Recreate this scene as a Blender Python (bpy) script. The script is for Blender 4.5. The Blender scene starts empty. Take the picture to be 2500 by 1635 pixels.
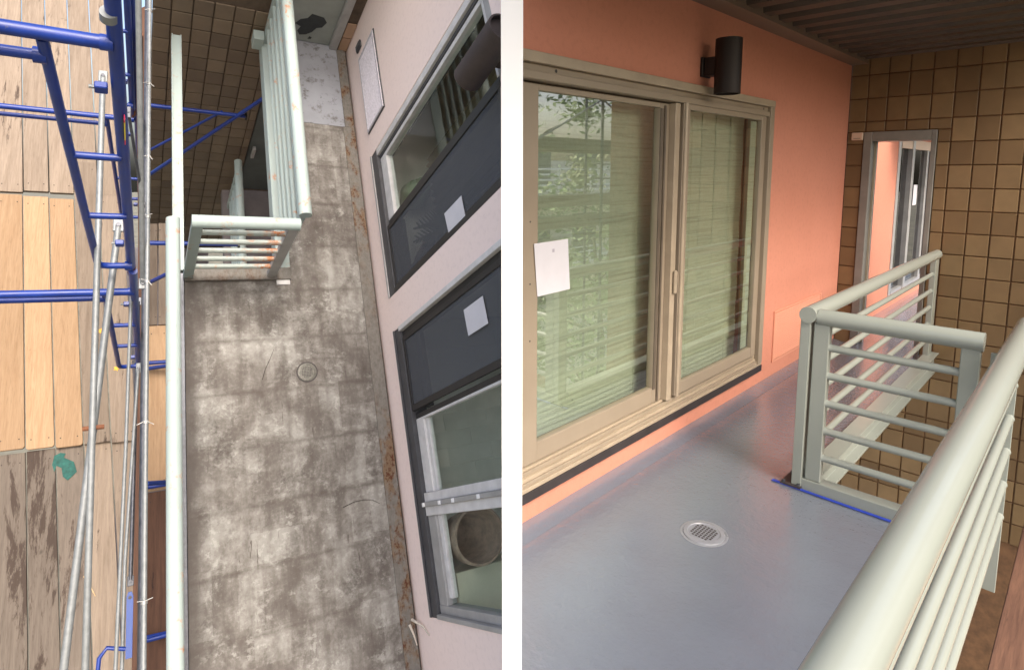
import bpy, bmesh, math, random
from mathutils import Vector, Matrix
random.seed(7)
S = bpy.context.scene
COL = S.collection

# ------------------------------------------------------------------ camera, sky, sun, exposure
PITCH = math.atan(190 / 1490)
EYE = Vector((0, 0, 1.85))
cam = bpy.data.cameras.new('camera')
cam.sensor_fit = 'HORIZONTAL'; cam.sensor_width = 36.0
cam.lens = 36.0 * 1490 / 2500
cam.shift_y = -(817.5 - 610) / 2500
cam.clip_start = 0.05; cam.clip_end = 600
cam_o = bpy.data.objects.new('camera', cam); COL.objects.link(cam_o)
cam_o.location = EYE
cam_o.rotation_euler = (math.radians(90) - PITCH, 0, 0)
S.camera = cam_o

SUN_AZ = math.radians(148)      # compass direction the light comes from: the open side, to the right
SUN_EL = math.radians(44)
w = bpy.data.worlds.new('World'); S.world = w; w.use_nodes = True
nt = w.node_tree; bg = nt.nodes['Background']
sky = nt.nodes.new('ShaderNodeTexSky'); sky.sky_type = 'NISHITA'; sky.sun_disc = False
sky.sun_elevation = SUN_EL; sky.sun_rotation = SUN_AZ
sky.air_density = 1.0; sky.dust_density = 6.0; sky.ozone_density = 0.6
nt.links.new(sky.outputs[0], bg.inputs[0]); bg.inputs[1].default_value = 0.15
sl = bpy.data.lights.new('sun', 'SUN'); sl.energy = 0.85; sl.angle = math.radians(20); sl.color = (1, 0.97, 0.93)
so = bpy.data.objects.new('sun', sl); COL.objects.link(so)
sd = Vector((math.sin(SUN_AZ) * math.cos(SUN_EL), math.cos(SUN_AZ) * math.cos(SUN_EL), math.sin(SUN_EL)))
so.rotation_euler = sd.to_track_quat('Z', 'Y').to_euler()
S.view_settings.view_transform = 'Standard'; S.view_settings.look = 'None'
S.view_settings.exposure = 1.3; S.view_settings.gamma = 1.0
S.view_settings.use_curve_mapping = False
S.cycles.max_bounces = 8; S.cycles.transparent_max_bounces = 16
S.cycles.glossy_bounces = 5; S.cycles.diffuse_bounces = 5
S.cycles.caustics_reflective = False; S.cycles.caustics_refractive = False
S.cycles.sample_clamp_indirect = 6

# ------------------------------------------------------------------ the two places: each has x to the right, y along its walkway, z up
def frame(cx, cy, cz, o):
    m = Matrix.Identity(4)
    for i, c in enumerate((cx, cy, cz)):
        for r in range(3): m[r][i] = c[r]
    for r in range(3): m[r][3] = o[r]
    return m
UP_L = Vector((0.48046968, -0.73243461, 0.4823779)); A_L = Vector((-0.19145121, 0.44916345, 0.87269619))
B_L = A_L.cross(UP_L)
U_R = Vector((0.69821897, 0.71588426, 0)); W_R = Vector((0.71588426, -0.69821897, 0))
LEFT = frame(B_L, A_L, UP_L, EYE - 5.2 * UP_L)       # the worn balcony, seen from the storey above
RIGHT = frame(W_R, U_R, Vector((0, 0, 1)), Vector((0, 0, 0)))   # the renewed balcony
WORLD = Matrix.Identity(4)

# ------------------------------------------------------------------ mesh helpers
class MB:
    def __init__(s): s.v = []; s.f = []
    def add(s, vs, fs):
        n = len(s.v); s.v += [tuple(p) for p in vs]; s.f += [tuple(i + n for i in f) for f in fs]; return s
    def box(s, x0, x1, y0, y1, z0, z1):
        if x0 > x1: x0, x1 = x1, x0
        if y0 > y1: y0, y1 = y1, y0
        if z0 > z1: z0, z1 = z1, z0
        v = [(x0,y0,z0),(x1,y0,z0),(x1,y1,z0),(x0,y1,z0),(x0,y0,z1),(x1,y0,z1),(x1,y1,z1),(x0,y1,z1)]
        return s.add(v, [(0,3,2,1),(4,5,6,7),(0,1,5,4),(1,2,6,5),(2,3,7,6),(3,0,4,7)])
    def tube(s, p, q, r, n=14, r2=None, cap=True):
        return s.path([p, q], r, n, r2=r2, cap=cap)
    def path(s, pts, r, n=12, r2=None, cap=True):
        P = [Vector(p) for p in pts]; rings = []; prev = None
        for i, p in enumerate(P):
            t = (P[min(i+1, len(P)-1)] - P[max(i-1, 0)]).normalized()
            if prev is None:
                h = Vector((0,0,1)) if abs(t.z) < 0.9 else Vector((1,0,0))
                e = t.cross(h).normalized()
            else:
                e = (prev - t * prev.dot(t)).normalized()
            prev = e; g = t.cross(e)
            rr = r if r2 is None else r + (r2 - r) * i / (len(P)-1)
            rings.append([p + rr * (math.cos(2*math.pi*k/n) * e + math.sin(2*math.pi*k/n) * g) for k in range(n)])
        vs = [v for ring in rings for v in ring]; fs = []
        for i in range(len(P)-1):
            for k in range(n):
                a = i*n+k; b = i*n+(k+1) % n
                fs.append((a, b, b+n, a+n))
        if cap:
            fs.append(tuple(range(n-1, -1, -1))); fs.append(tuple((len(P)-1)*n + k for k in range(n)))
        return s.add(vs, fs)
    def lathe(s, prof, c, n=24):      # prof: (radius, z) list
        vs = []; fs = []
        for r, z in prof:
            for k in range(n):
                a = 2*math.pi*k/n; vs.append((c[0]+r*math.cos(a), c[1]+r*math.sin(a), c[2]+z))
        for i in range(len(prof)-1):
            for k in range(n):
                a = i*n+k; b = i*n+(k+1) % n; fs.append((a, b, b+n, a+n))
        return s.add(vs, fs)
    def ext(s, poly, axis, lo, hi):   # polygon in the two other axes, pushed along one axis
        n = len(poly); vs = []
        for t in (lo, hi):
            for a, b in poly:
                vs.append({'x': (t, a, b), 'y': (a, t, b), 'z': (a, b, t)}[axis])
        fs = [tuple(range(n-1, -1, -1)), tuple(range(n, 2*n))]
        for k in range(n): fs.append((k, (k+1) % n, n+(k+1) % n, n+k))
        return s.add(vs, fs)
    def quad(s, a, b, c, d): return s.add([a, b, c, d], [(0,1,2,3)])

ORG = {}; PLACE = {}
GROUPS = {'guard_railing': 'pale guard railings', 'paper_notice': 'paper notices on the glazing', 'cross_brace': 'steel cross braces of the scaffold', 'scaffold_ladder': 'blue ladder frames of the scaffold',
          'outrigger_bracket': 'blue outrigger brackets', 'fallen_leaf': 'yellow leaves on the planks', 'wall_lamp': 'cylinder wall lamps', 'floor_drain': 'round floor drains', 'plank_deck': 'scaffold plank decks',
          'woven_blind': 'woven blinds in the sliding window', 'wall_vent': 'louvred wall vents', 'edge_beam': 'steel edge beams', 'twig': 'twigs on the stained floor', 'rope_scrap': 'rope scraps by the pink wall', 'guard_pipe': 'lengthwise scaffold pipes', 'window': 'windows of the pink wall', 'flush_door': 'flush doors of the stair shaft'}
def mesh(name, mb, m, org=(0,0,0), smooth=None, bevel=0.0):
    me = bpy.data.meshes.new(name)
    o = Vector(org)
    me.from_pydata([Vector(v) - o for v in mb.v], [], mb.f)
    bm = bmesh.new(); bm.from_mesh(me)
    bmesh.ops.recalc_face_normals(bm, faces=bm.faces)
    if bevel > 0:
        ed = [e for e in bm.edges if e.is_manifold and e.calc_face_angle(0) > 0.6]
        bmesh.ops.bevel(bm, geom=ed, offset=bevel, segments=1, affect='EDGES', clamp_overlap=True)
    bm.to_mesh(me); bm.free()
    if smooth:
        me.polygons.foreach_set('use_smooth', [True] * len(me.polygons))
        try: me.set_sharp_from_angle(angle=math.radians(40))
        except Exception: pass
    if m: me.materials.append(m)
    return me
def tag(o, label=None, cat=None, group=None, kind=None):
    if label: o['label'] = label
    if cat: o['category'] = cat
    if group: o['group'] = group
    if kind: o['kind'] = kind
    return o
def thing(name, label, cat, place, loc=(0,0,0), group=None):
    o = bpy.data.objects.new(name, None); COL.objects.link(o); o.empty_display_size = 0.1
    o.matrix_world = place @ Matrix.Translation(loc)
    ORG[o.name] = loc; PLACE[o.name] = place
    return tag(o, label, cat, group or GROUPS.get(name))
def part(par, name, mb, m, smooth=None, bevel=0.0, label=None, kind=None):
    org = ORG[par.name]
    o = bpy.data.objects.new(name, mesh(name, mb, m, org, smooth, bevel)); COL.objects.link(o)
    o.parent = par; ORG[o.name] = org
    return tag(o, label, None, None, kind)
def single(name, label, cat, place, mb, m, loc=(0,0,0), smooth=None, bevel=0.0, group=None):
    o = bpy.data.objects.new(name, mesh(name, mb, m, loc, smooth, bevel)); COL.objects.link(o)
    o.matrix_world = place @ Matrix.Translation(loc); ORG[o.name] = loc; PLACE[o.name] = place
    return tag(o, label, cat, group or GROUPS.get(name))
def struct(name, place, mb, m, smooth=None, bevel=0.0):
    o = bpy.data.objects.new(name, mesh(name, mb, m, (0,0,0), smooth, bevel)); COL.objects.link(o)
    o.matrix_world = place.copy(); ORG[o.name] = (0,0,0); PLACE[o.name] = place
    return tag(o, kind='structure')
def child_data(par, name, me, loc, scale=(1,1,1), rot=(0,0,0)):     # a piece that shares its mesh with alike pieces
    o = bpy.data.objects.new(name, me); COL.objects.link(o); o.parent = par
    o.location = Vector(loc) - Vector(ORG[par.name]); o.scale = scale; o.rotation_euler = rot
    return o

def wall_mesh(x0, x1, y0, y1, z0, z1, holes, axis='x'):
    """a slab between x0 and x1 that spans y and z, with rectangular openings (ya, yb, za, zb)"""
    ys = sorted({y0, y1} | {h for o in holes for h in o[:2] if y0 < h < y1})
    zs = sorted({z0, z1} | {h for o in holes for h in o[2:] if z0 < h < z1})
    def solid(i, j):
        if i < 0 or j < 0 or i >= len(ys)-1 or j >= len(zs)-1: return False
        y = (ys[i]+ys[i+1])/2; z = (zs[j]+zs[j+1])/2
        return not any(a < y < b and c < z < d for a, b, c, d in holes)
    mb = MB()
    P = (lambda x, y, z: (x, y, z)) if axis == 'x' else (lambda x, y, z: (y, x, z))
    for i in range(len(ys)-1):
        for j in range(len(zs)-1):
            if not solid(i, j): continue
            a, b, c, d = ys[i], ys[i+1], zs[j], zs[j+1]
            mb.quad(P(x0,a,c), P(x0,b,c), P(x0,b,d), P(x0,a,d)); mb.quad(P(x1,a,c), P(x1,a,d), P(x1,b,d), P(x1,b,c))
            if not solid(i-1, j): mb.quad(P(x0,a,c), P(x0,a,d), P(x1,a,d), P(x1,a,c))
            if not solid(i+1, j): mb.quad(P(x0,b,c), P(x1,b,c), P(x1,b,d), P(x0,b,d))
            if not solid(i, j-1): mb.quad(P(x0,a,c), P(x1,a,c), P(x1,b,c), P(x0,b,c))
            if not solid(i, j+1): mb.quad(P(x0,a,d), P(x0,b,d), P(x1,b,d), P(x1,a,d))
    return mb

# ------------------------------------------------------------------ materials
class NT:
    def __init__(s, name):
        s.m = bpy.data.materials.new(name); s.m.use_nodes = True; s.t = s.m.node_tree
        s.b = s.t.nodes['Principled BSDF']; s.out = s.t.nodes['Material Output']
    def n(s, k, **kw):
        x = s.t.nodes.new('ShaderNode' + k)
        for a, b in kw.items(): setattr(x, a, b)
        return x
    def l(s, a, b): s.t.links.new(a, b)
    def co(s, scale=(1,1,1), rot=(0,0,0), rnd=False):
        c = s.n('TexCoord'); mp = s.n('Mapping'); mp.inputs['Scale'].default_value = scale; mp.inputs['Rotation'].default_value = rot
        src = c.outputs['Object']
        if rnd:
            oi = s.n('ObjectInfo'); vm = s.n('VectorMath', operation='MULTIPLY_ADD')
            cb = s.n('CombineXYZ')
            for i in range(3): s.l(oi.outputs['Random'], cb.inputs[i])
            s.l(cb.outputs[0], vm.inputs[0]); vm.inputs[1].default_value = (37, 53, 71); s.l(src, vm.inputs[2]); src = vm.outputs[0]
        s.l(src, mp.inputs['Vector']); return mp.outputs[0]
    def noise(s, co, scale, detail=4, rough=0.55, dist=0.0):
        x = s.n('TexNoise'); s.l(co, x.inputs['Vector']); x.inputs['Scale'].default_value = scale
        x.inputs['Detail'].default_value = detail; x.inputs['Roughness'].default_value = rough; x.inputs['Distortion'].default_value = dist
        return x.outputs['Fac']
    def ramp(s, fac, stops):
        r = s.n('ValToRGB'); e = r.color_ramp.elements
        while len(e) < len(stops): e.new(0.5)
        for i, (p, c) in enumerate(stops):
            e[i].position = p; e[i].color = (*c, 1) if not isinstance(c, float) else (c, c, c, 1)
        s.l(fac, r.inputs[0]); return r.outputs[0]
    def mix(s, fac, a, b, mode='MIX'):
        x = s.n('Mix', data_type='RGBA', blend_type=mode)
        for k, val in ((0, fac), (6, a), (7, b)):
            if isinstance(val, (int, float)): x.inputs[k].default_value = val
            elif isinstance(val, tuple): x.inputs[k].default_value = (*val, 1)
            else: s.l(val, x.inputs[k])
        return x.outputs[2]
    def math(s, op, a, b=None, c=None):
        x = s.n('Math', operation=op)
        for k, val in ((0, a), (1, b), (2, c)):
            if val is None: continue
            if isinstance(val, (int, float)): x.inputs[k].default_value = val
            else: s.l(val, x.inputs[k])
        return x.outputs[0]
    def bump(s, h, dist=0.002, strength=0.5):
        b = s.n('Bump'); b.inputs['Strength'].default_value = strength; b.inputs['Distance'].default_value = dist
        s.l(h, b.inputs['Height']); s.l(b.outputs[0], s.b.inputs['Normal'])
    def set(s, color=None, rough=None, metal=None, spec=None):
        for k, val in (('Base Color', color), ('Roughness', rough), ('Metallic', metal), ('Specular IOR Level', spec)):
            if val is None: continue
            if isinstance(val, (int, float)): s.b.inputs[k].default_value = val
            elif isinstance(val, tuple): s.b.inputs[k].default_value = (*val, 1)
            else: s.l(val, s.b.inputs[k])
        return s

def plain(name, col, rough=0.5, metal=0.0, var=0.12, scale=6.0, bump=0.0, bscale=300.0, rnd=True, spec=None):
    t = NT(name); c = t.co(rnd=rnd); n = t.noise(c, scale, 5, 0.6)
    lo = tuple(x*(1-var) for x in col); hi = tuple(min(1, x*(1+var)) for x in col)
    t.set(t.ramp(n, [(0.3, lo), (0.7, hi)]), t.math('MULTIPLY_ADD', n, 0.2, rough-0.1), metal, spec)
    if bump: t.bump(t.noise(c, bscale, 2), bump)
    return t.m

def stucco(name, col, dark, bump=0.0018):
    t = NT(name); c = t.co()
    big = t.noise(c, 1.3, 5, 0.6); fine = t.noise(c, 130, 3, 0.6); mid = t.noise(c, 24, 4, 0.6)
    base = t.mix(t.ramp(big, [(0.35, 0.0), (0.75, 0.45)]), col, dark)
    base = t.mix(t.ramp(mid, [(0.5, 0.0), (0.8, 0.3)]), base, tuple(x*0.7 for x in dark))
    t.set(base, 0.85, 0, 0.25)
    t.bump(t.math('ADD', fine, t.math('MULTIPLY', mid, 0.8)), bump, 0.7)
    return t.m

def paint_metal(name, col, rust=0.0, rough=0.32):
    t = NT(name); c = t.co(rnd=True)
    n = t.noise(c, 5, 4); sp = t.noise(c, 9, 6, 0.7, 0.4); dots = t.noise(c, 70, 3, 0.6)
    base = t.mix(t.ramp(n, [(0.3, 0.0), (0.75, 0.25)]), col, tuple(x*0.82 for x in col))
    rg = rough
    if rust > 0:
        grime = t.noise(t.co((1, 0.3, 1), rnd=True), 14, 5, 0.7)
        base = t.mix(t.ramp(grime, [(0.55, 0.0), (0.85, 0.5)]), base, (0.27, 0.27, 0.23))
        base = t.mix(t.ramp(dots, [(0.72, 0.0), (0.76, 0.8)]), base, (0.09, 0.07, 0.05))
        halo = t.ramp(sp, [(0.665-0.05*rust, 0.0), (0.72, 0.9)])
        base = t.mix(halo, base, (0.50, 0.17, 0.035))
        base = t.mix(t.ramp(sp, [(0.74-0.03*rust, 0.0), (0.77, 0.9)]), base, (0.13, 0.045, 0.02))
        if rust > 2:
            sx = t.n('SeparateXYZ'); t.l(t.co(), sx.inputs[0])
            endm = t.math('MULTIPLY', t.ramp(sx.outputs[0], [(0.10, 0.0), (0.20, 1.0)]), t.ramp(t.noise(c, 26, 4, 0.7), [(0.42, 0.0), (0.6, 0.95)]))
            base = t.mix(endm, base, (0.42, 0.13, 0.025))
        rg = 0.55
    t.set(base, t.math('MULTIPLY_ADD', n, 0.15, rg-0.07), 0, 0.5)
    t.bump(dots, 0.0004, 0.4)
    return t.m

def wood(name, light, dark, stain=0.0, grain=1.0):
    t = NT(name); c = t.co((1, 0.06, 1), rnd=True); c2 = t.co((1, 0.35, 1), rnd=True); c3 = t.co(rnd=True)
    g = t.noise(c, 34, 6, 0.65, 0.6); f = t.noise(c, 160, 3, 0.6)
    big = t.noise(c2, 2.6, 5, 0.6); kn = t.noise(c3, 7, 2, 0.5)
    oi = t.n('ObjectInfo')
    base = t.mix(t.ramp(g, [(0.3, 0.0), (0.7, 1.0)]), light, dark)
    base = t.mix(t.ramp(f, [(0.5, 0.0), (0.75, 0.35)]), base, tuple(x*0.45 for x in dark))
    base = t.mix(t.ramp(kn, [(0.74, 0.0), (0.80, 0.6)]), base, tuple(x*0.4 for x in dark))
    if stain: 
        streak = t.noise(t.co((1, 0.16, 1), rnd=True), 5.5, 7, 0.75, 0.3)
        base = t.mix(t.ramp(streak, [(0.64-stain*0.12, 0.0), (0.69-stain*0.12, 0.85)]), base, (0.042, 0.028, 0.022))
    hs = t.n('HueSaturation'); t.l(base, hs.inputs['Color']); t.l(t.math('MULTIPLY_ADD', oi.outputs['Random'], 0.5, 0.72), hs.inputs['Value'])
    t.set(hs.outputs[0], 0.75, 0, 0.2)
    t.bump(t.math('ADD', g, f), 0.0012, 0.6)
    return t.m

def glass(name, tint, ior=2.0, rough=0.0, dim=0.95, add=0.0):
    t = NT(name); t.t.nodes.remove(t.b)
    tr = t.n('BsdfTransparent'); tr.inputs[0].default_value = (*(x*dim for x in tint), 1)
    gl = t.n('BsdfGlossy'); gl.inputs['Roughness'].default_value = rough; gl.inputs[0].default_value = (1, 1, 1, 1)
    lw = t.n('LayerWeight'); lw.inputs[0].default_value = 0.5
    r0 = ((ior-1)/(ior+1))**2
    sch = t.math('MULTIPLY_ADD', t.math('POWER', lw.outputs['Facing'], 5.0), 1-r0, r0+add)
    geo = t.n('NewGeometry'); sch = t.math('MULTIPLY', sch, t.math('SUBTRACT', 1.0, geo.outputs['Backfacing']))
    mx = t.n('MixShader'); t.l(sch, mx.inputs[0]); t.l(tr.outputs[0], mx.inputs[1]); t.l(gl.outputs[0], mx.inputs[2])
    t.l(mx.outputs[0], t.out.inputs[0]); return t.m

def screen_cloth(name, col, clear):
    t = NT(name); t.t.nodes.remove(t.b)
    tr = t.n('BsdfTransparent'); df = t.n('BsdfDiffuse'); df.inputs[0].default_value = (*col, 1)
    mx = t.n('MixShader'); mx.inputs[0].default_value = 1-clear; t.l(tr.outputs[0], mx.inputs[1]); t.l(df.outputs[0], mx.inputs[2])
    t.l(mx.outputs[0], t.out.inputs[0]); return t.m

def tile_mat(name, cols, rough):
    t = NT(name); c = t.co(rnd=True); oi = t.n('ObjectInfo'); n = t.noise(c, 3.2, 5, 0.6); f = t.noise(c, 60, 3)
    base = t.ramp(oi.outputs['Random'], [(0.0, cols[0]), (0.5, cols[1]), (1.0, cols[2])])
    base = t.mix(t.ramp(n, [(0.35, 0.0), (0.8, 0.5)]), base, tuple(x*0.6 for x in cols[0]))
    t.set(base, t.math('MULTIPLY_ADD', f, 0.15, rough), 0, 0.45); t.bump(f, 0.0006, 0.4)
    return t.m

M = {}
M['white'] = plain('white_paint', (0.86, 0.86, 0.86), 0.7, var=0.015, scale=2)
M['coral'] = stucco('coral_stucco', (0.60, 0.255, 0.175), (0.53, 0.212, 0.142))
M['pink'] = stucco('pale_pink_stucco', (0.88, 0.735, 0.69), (0.85, 0.69, 0.65), 0.0012)
M['rail_new'] = paint_metal('sage_white_enamel', (0.265, 0.288, 0.255), 0, 0.2)
M['rail_old'] = paint_metal('worn_sage_white_enamel', (0.36, 0.435, 0.42), 1.5, 0.45)
M['rail_rust'] = paint_metal('rusting_sage_white_enamel', (0.38, 0.43, 0.40), 2.6, 0.5)
M['tan'] = plain('tan_aluminium', (0.30, 0.245, 0.18), 0.4, 0.0, 0.05, 4, spec=0.5)
M['tan_light'] = plain('light_tan_aluminium', (0.38, 0.31, 0.225), 0.35, 0.0, 0.12, 5, spec=0.5)
M['track'] = plain('shaded_bronze', (0.12, 0.095, 0.07), 0.45, 0.0, 0.2, 6)  # frame metal darkened: the shade of the recesses is in the colour
M['strip'] = plain('black_rubber_strip', (0.035, 0.028, 0.028), 0.5, 0, 0.3, 9)
M['silver_strip'] = plain('pale_sealant', (0.62, 0.62, 0.66), 0.5, 0, 0.2, 20)
M['lampblack'] = plain('brown_black_enamel', (0.016, 0.010, 0.008), 0.5, 0.0, 0.15, 6, spec=0.3)
M['lampbrown'] = plain('weathered_brown_enamel', (0.05, 0.036, 0.033), 0.6, 0.0, 0.25, 12)
M['deck_metal'] = plain('umber_steel_deck', (0.075, 0.055, 0.04), 0.5, 0.2, 0.2, 3)
M['ceil_trim'] = plain('umber_steel_angle', (0.20, 0.145, 0.11), 0.5, 0.1, 0.15, 3)
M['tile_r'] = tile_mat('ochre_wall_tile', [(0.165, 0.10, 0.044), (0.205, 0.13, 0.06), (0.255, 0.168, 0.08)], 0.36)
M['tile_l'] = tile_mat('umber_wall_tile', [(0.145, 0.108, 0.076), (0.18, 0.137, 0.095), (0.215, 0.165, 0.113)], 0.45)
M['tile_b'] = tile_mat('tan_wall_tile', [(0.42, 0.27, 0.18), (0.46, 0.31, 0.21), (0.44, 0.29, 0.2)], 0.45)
M['grout_r'] = plain('rust_brown_grout', (0.15, 0.08, 0.04), 0.9, 0, 0.3, 12)
M['grout_l'] = plain('dark_grout', (0.10, 0.073, 0.053), 0.9, 0, 0.3, 12)
M['door_grey'] = plain('grey_door_steel', (0.20, 0.195, 0.175), 0.4, 0, 0.15, 5)
M['ivory'] = plain('ivory_plastic', (0.66, 0.50, 0.38), 0.5, 0, 0.05, 6)
M['alu'] = plain('pale_anodised_aluminium', (0.50, 0.50, 0.50), 0.35, 0.5, 0.12, 8)
M['alu_grey'] = plain('weathered_grey_aluminium', (0.36, 0.355, 0.35), 0.5, 0.1, 0.15, 8)
M['alu_white'] = plain('chalky_white_aluminium', (0.62, 0.61, 0.61), 0.5, 0.0, 0.12, 10)
M['dark_frame'] = plain('charcoal_aluminium', (0.06, 0.06, 0.066), 0.5, 0.0, 0.25, 9)
M['black_frame'] = plain('black_aluminium', (0.016, 0.016, 0.018), 0.45, 0.0, 0.25, 9)
M['glass_r'] = glass('green_tinted_glass', (0.95, 0.98, 0.94), 1.7, 0.0, 1.0, 0.29)
M['glass_l'] = glass('clear_window_glass', (0.93, 0.97, 0.94), 1.6, 0.0, 0.98)
M['glass_dark'] = glass('smoked_glass', (0.25, 0.25, 0.28), 1.5, 0.02, 0.6)
M['screen'] = screen_cloth('charcoal_insect_screen', (0.13, 0.136, 0.15), 0.45)
t = NT('scaffold_blue_enamel'); c = t.co(rnd=True); n = t.noise(c, 10, 5); sc0 = t.noise(t.co((1, 1, 0.3), rnd=True), 38, 5, 0.7)
base = t.mix(t.ramp(n, [(0.3, 0.0), (0.7, 1.0)]), (0.005, 0.026, 0.19), (0.008, 0.038, 0.27))
base = t.mix(t.ramp(sc0, [(0.66, 0.0), (0.70, 0.8)]), base, (0.10, 0.10, 0.11)); base = t.mix(t.ramp(n, [(0.70, 0.0), (0.76, 0.8)]), base, (0.10, 0.045, 0.025))
t.set(base, t.math('MULTIPLY_ADD', n, 0.25, 0.25), 0, 0.5); M['blue'] = t.m
M['galv'] = plain('galvanised_steel', (0.22, 0.235, 0.24), 0.5, 0.35, 0.16, 30, 0.0003, 90)
M['galv_dark'] = plain('dull_galvanised_steel', (0.085, 0.09, 0.105), 0.4, 0.5, 0.35, 20)
M['rusty'] = plain('rusted_steel', (0.17, 0.065, 0.03), 0.8, 0.0, 0.5, 30)
M['wire'] = plain('bright_tie_wire', (0.34, 0.34, 0.33), 0.4, 0.5, 0.2, 30)
M['wood_new'] = wood('fresh_pine', (0.42, 0.29, 0.178), (0.33, 0.21, 0.12))
M['wood_old'] = wood('weathered_plank', (0.255, 0.205, 0.16), (0.17, 0.132, 0.10), 0.4)
M['wood_wet'] = wood('stained_plank', (0.155, 0.13, 0.108), (0.105, 0.086, 0.071), 1.0)
M['wood_brown'] = wood('brown_plank', (0.16, 0.085, 0.055), (0.085, 0.045, 0.032), 0.3)
M['teal'] = plain('teal_cloth', (0.014, 0.085, 0.072), 0.8, 0, 0.45, 20)
M['leaf_y'] = plain('yellow_leaf', (0.62, 0.34, 0.04), 0.7, 0, 0.2, 30)
M['straw'] = plain('straw', (0.62, 0.44, 0.24), 0.7, 0, 0.2, 30)
M['twig'] = plain('dark_twig', (0.03, 0.022, 0.02), 0.8, 0, 0.3, 30)
M['paper'] = plain('white_paper', (0.62, 0.61, 0.65), 0.8, 0, 0.04, 9)
M['ink'] = plain('grey_ink', (0.42, 0.40, 0.46), 0.8, 0, 0.1, 9)
M['tape_blue'] = plain('blue_masking_tape', (0.02, 0.05, 0.38), 0.6, 0, 0.15, 20)
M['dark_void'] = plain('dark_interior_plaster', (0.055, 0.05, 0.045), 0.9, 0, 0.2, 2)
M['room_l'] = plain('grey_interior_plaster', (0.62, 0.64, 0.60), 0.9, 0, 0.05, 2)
M['sticker_y'] = plain('yellow_sticker', (0.75, 0.62, 0.04), 0.5, 0, 0.05, 9)
M['sticker_r'] = plain('red_sticker', (0.62, 0.02, 0.10), 0.5, 0, 0.05, 9)
M['terracotta'] = plain('mottled_terracotta', (0.30, 0.215, 0.17), 0.8, 0, 0.35, 14, 0.001, 60)
M['cream'] = plain('cream_laminate', (0.62, 0.62, 0.50), 0.5, 0, 0.04, 3)
M['palm'] = plain('dark_palm_leaf', (0.03, 0.055, 0.03), 0.6, 0, 0.3, 9)
M['curtain'] = plain('olive_curtain', (0.20, 0.18, 0.14), 0.9, 0, 0.2, 9)
M['bark'] = plain('bark', (0.09, 0.07, 0.05), 0.9, 0, 0.3, 12)
M['leaf'] = plain('green_leaf', (0.10, 0.17, 0.035), 0.6, 0, 0.4, 2)
M['leaf2'] = plain('olive_leaf', (0.15, 0.18, 0.05), 0.6, 0, 0.4, 2)
M['facade'] = plain('cream_facade', (0.66, 0.62, 0.54), 0.9, 0, 0.06, 1)
M['rubble'] = plain('scrap_cord', (0.62, 0.56, 0.48), 0.9, 0, 0.2, 30)
M['ground'] = plain('courtyard_earth', (0.16, 0.15, 0.11), 0.95, 0, 0.4, 0.6)

# blind: thin woven cloth, ribbed sideways
t = NT('green_woven_blind'); c = t.co((1, 0.25, 1)); a = t.noise(c, 90, 4, 0.7); b2 = t.noise(t.co((1, 1, 0.12)), 130, 3, 0.6); big = t.noise(t.co(), 2.2, 3)
rib = t.noise(t.co((1, 0.05, 2.0)), 34, 5, 0.6, 0.25)
base = t.mix(t.ramp(a, [(0.35, 0.0), (0.7, 0.6)]), (0.64, 0.69, 0.56), (0.52, 0.565, 0.45))
base = t.mix(t.ramp(b2, [(0.5, 0.0), (0.8, 0.5)]), base, (0.44, 0.46, 0.375))
base = t.mix(t.ramp(rib, [(0.35, 0.45), (0.50, 0.0)]), base, (0.33, 0.345, 0.275))
base = t.mix(t.ramp(rib, [(0.62, 0.0), (0.72, 0.5)]), base, (0.74, 0.75, 0.67))
t.set(base, 0.9, 0, 0.1); t.bump(t.math('ADD', rib, a), 0.004, 0.8); M['blind'] = t.m

# renewed deck coating: grey, wet looking, fine orange peel
t = NT('grey_deck_coating'); c = t.co(); n1 = t.noise(c, 1.6, 4); n2 = t.noise(c, 62, 2, 0.5); n3 = t.noise(c, 11, 5, 0.6)
roll = t.noise(t.co((0.6, 1.0, 1)), 5, 6, 0.65, 0.4); grit = t.noise(c, 210, 2, 0.5); n4 = t.noise(c, 28, 3, 0.5)
base = t.mix(t.ramp(n1, [(0.35, 0.0), (0.7, 0.5)]), (0.165, 0.185, 0.228), (0.136, 0.153, 0.193))
base = t.mix(t.ramp(roll, [(0.45, 0.0), (0.7, 0.35)]), base, (0.15, 0.16, 0.195))
base = t.mix(t.ramp(n3, [(0.62, 0.0), (0.75, 0.22)]), base, (0.13, 0.128, 0.14))
base = t.mix(t.ramp(grit, [(0.74, 0.0), (0.78, 0.6)]), base, (0.10, 0.10, 0.105))
t.set(base, t.ramp(n3, [(0.3, 0.07), (0.7, 0.14)]), 0, 0.7)
t.bump(t.math('ADD', t.math('MULTIPLY', n2, 0.8), t.math('MULTIPLY', n4, 1.2)), 0.005, 0.55); t.l(t.b.inputs['Normal'].links[0].from_socket, t.b.inputs['Coat Normal']); t.b.inputs['Coat Weight'].default_value = 1.0; t.b.inputs['Coat Roughness'].default_value = 0.05; t.b.inputs['Coat IOR'].default_value = 1.6
M['coat'] = t.m

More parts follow.
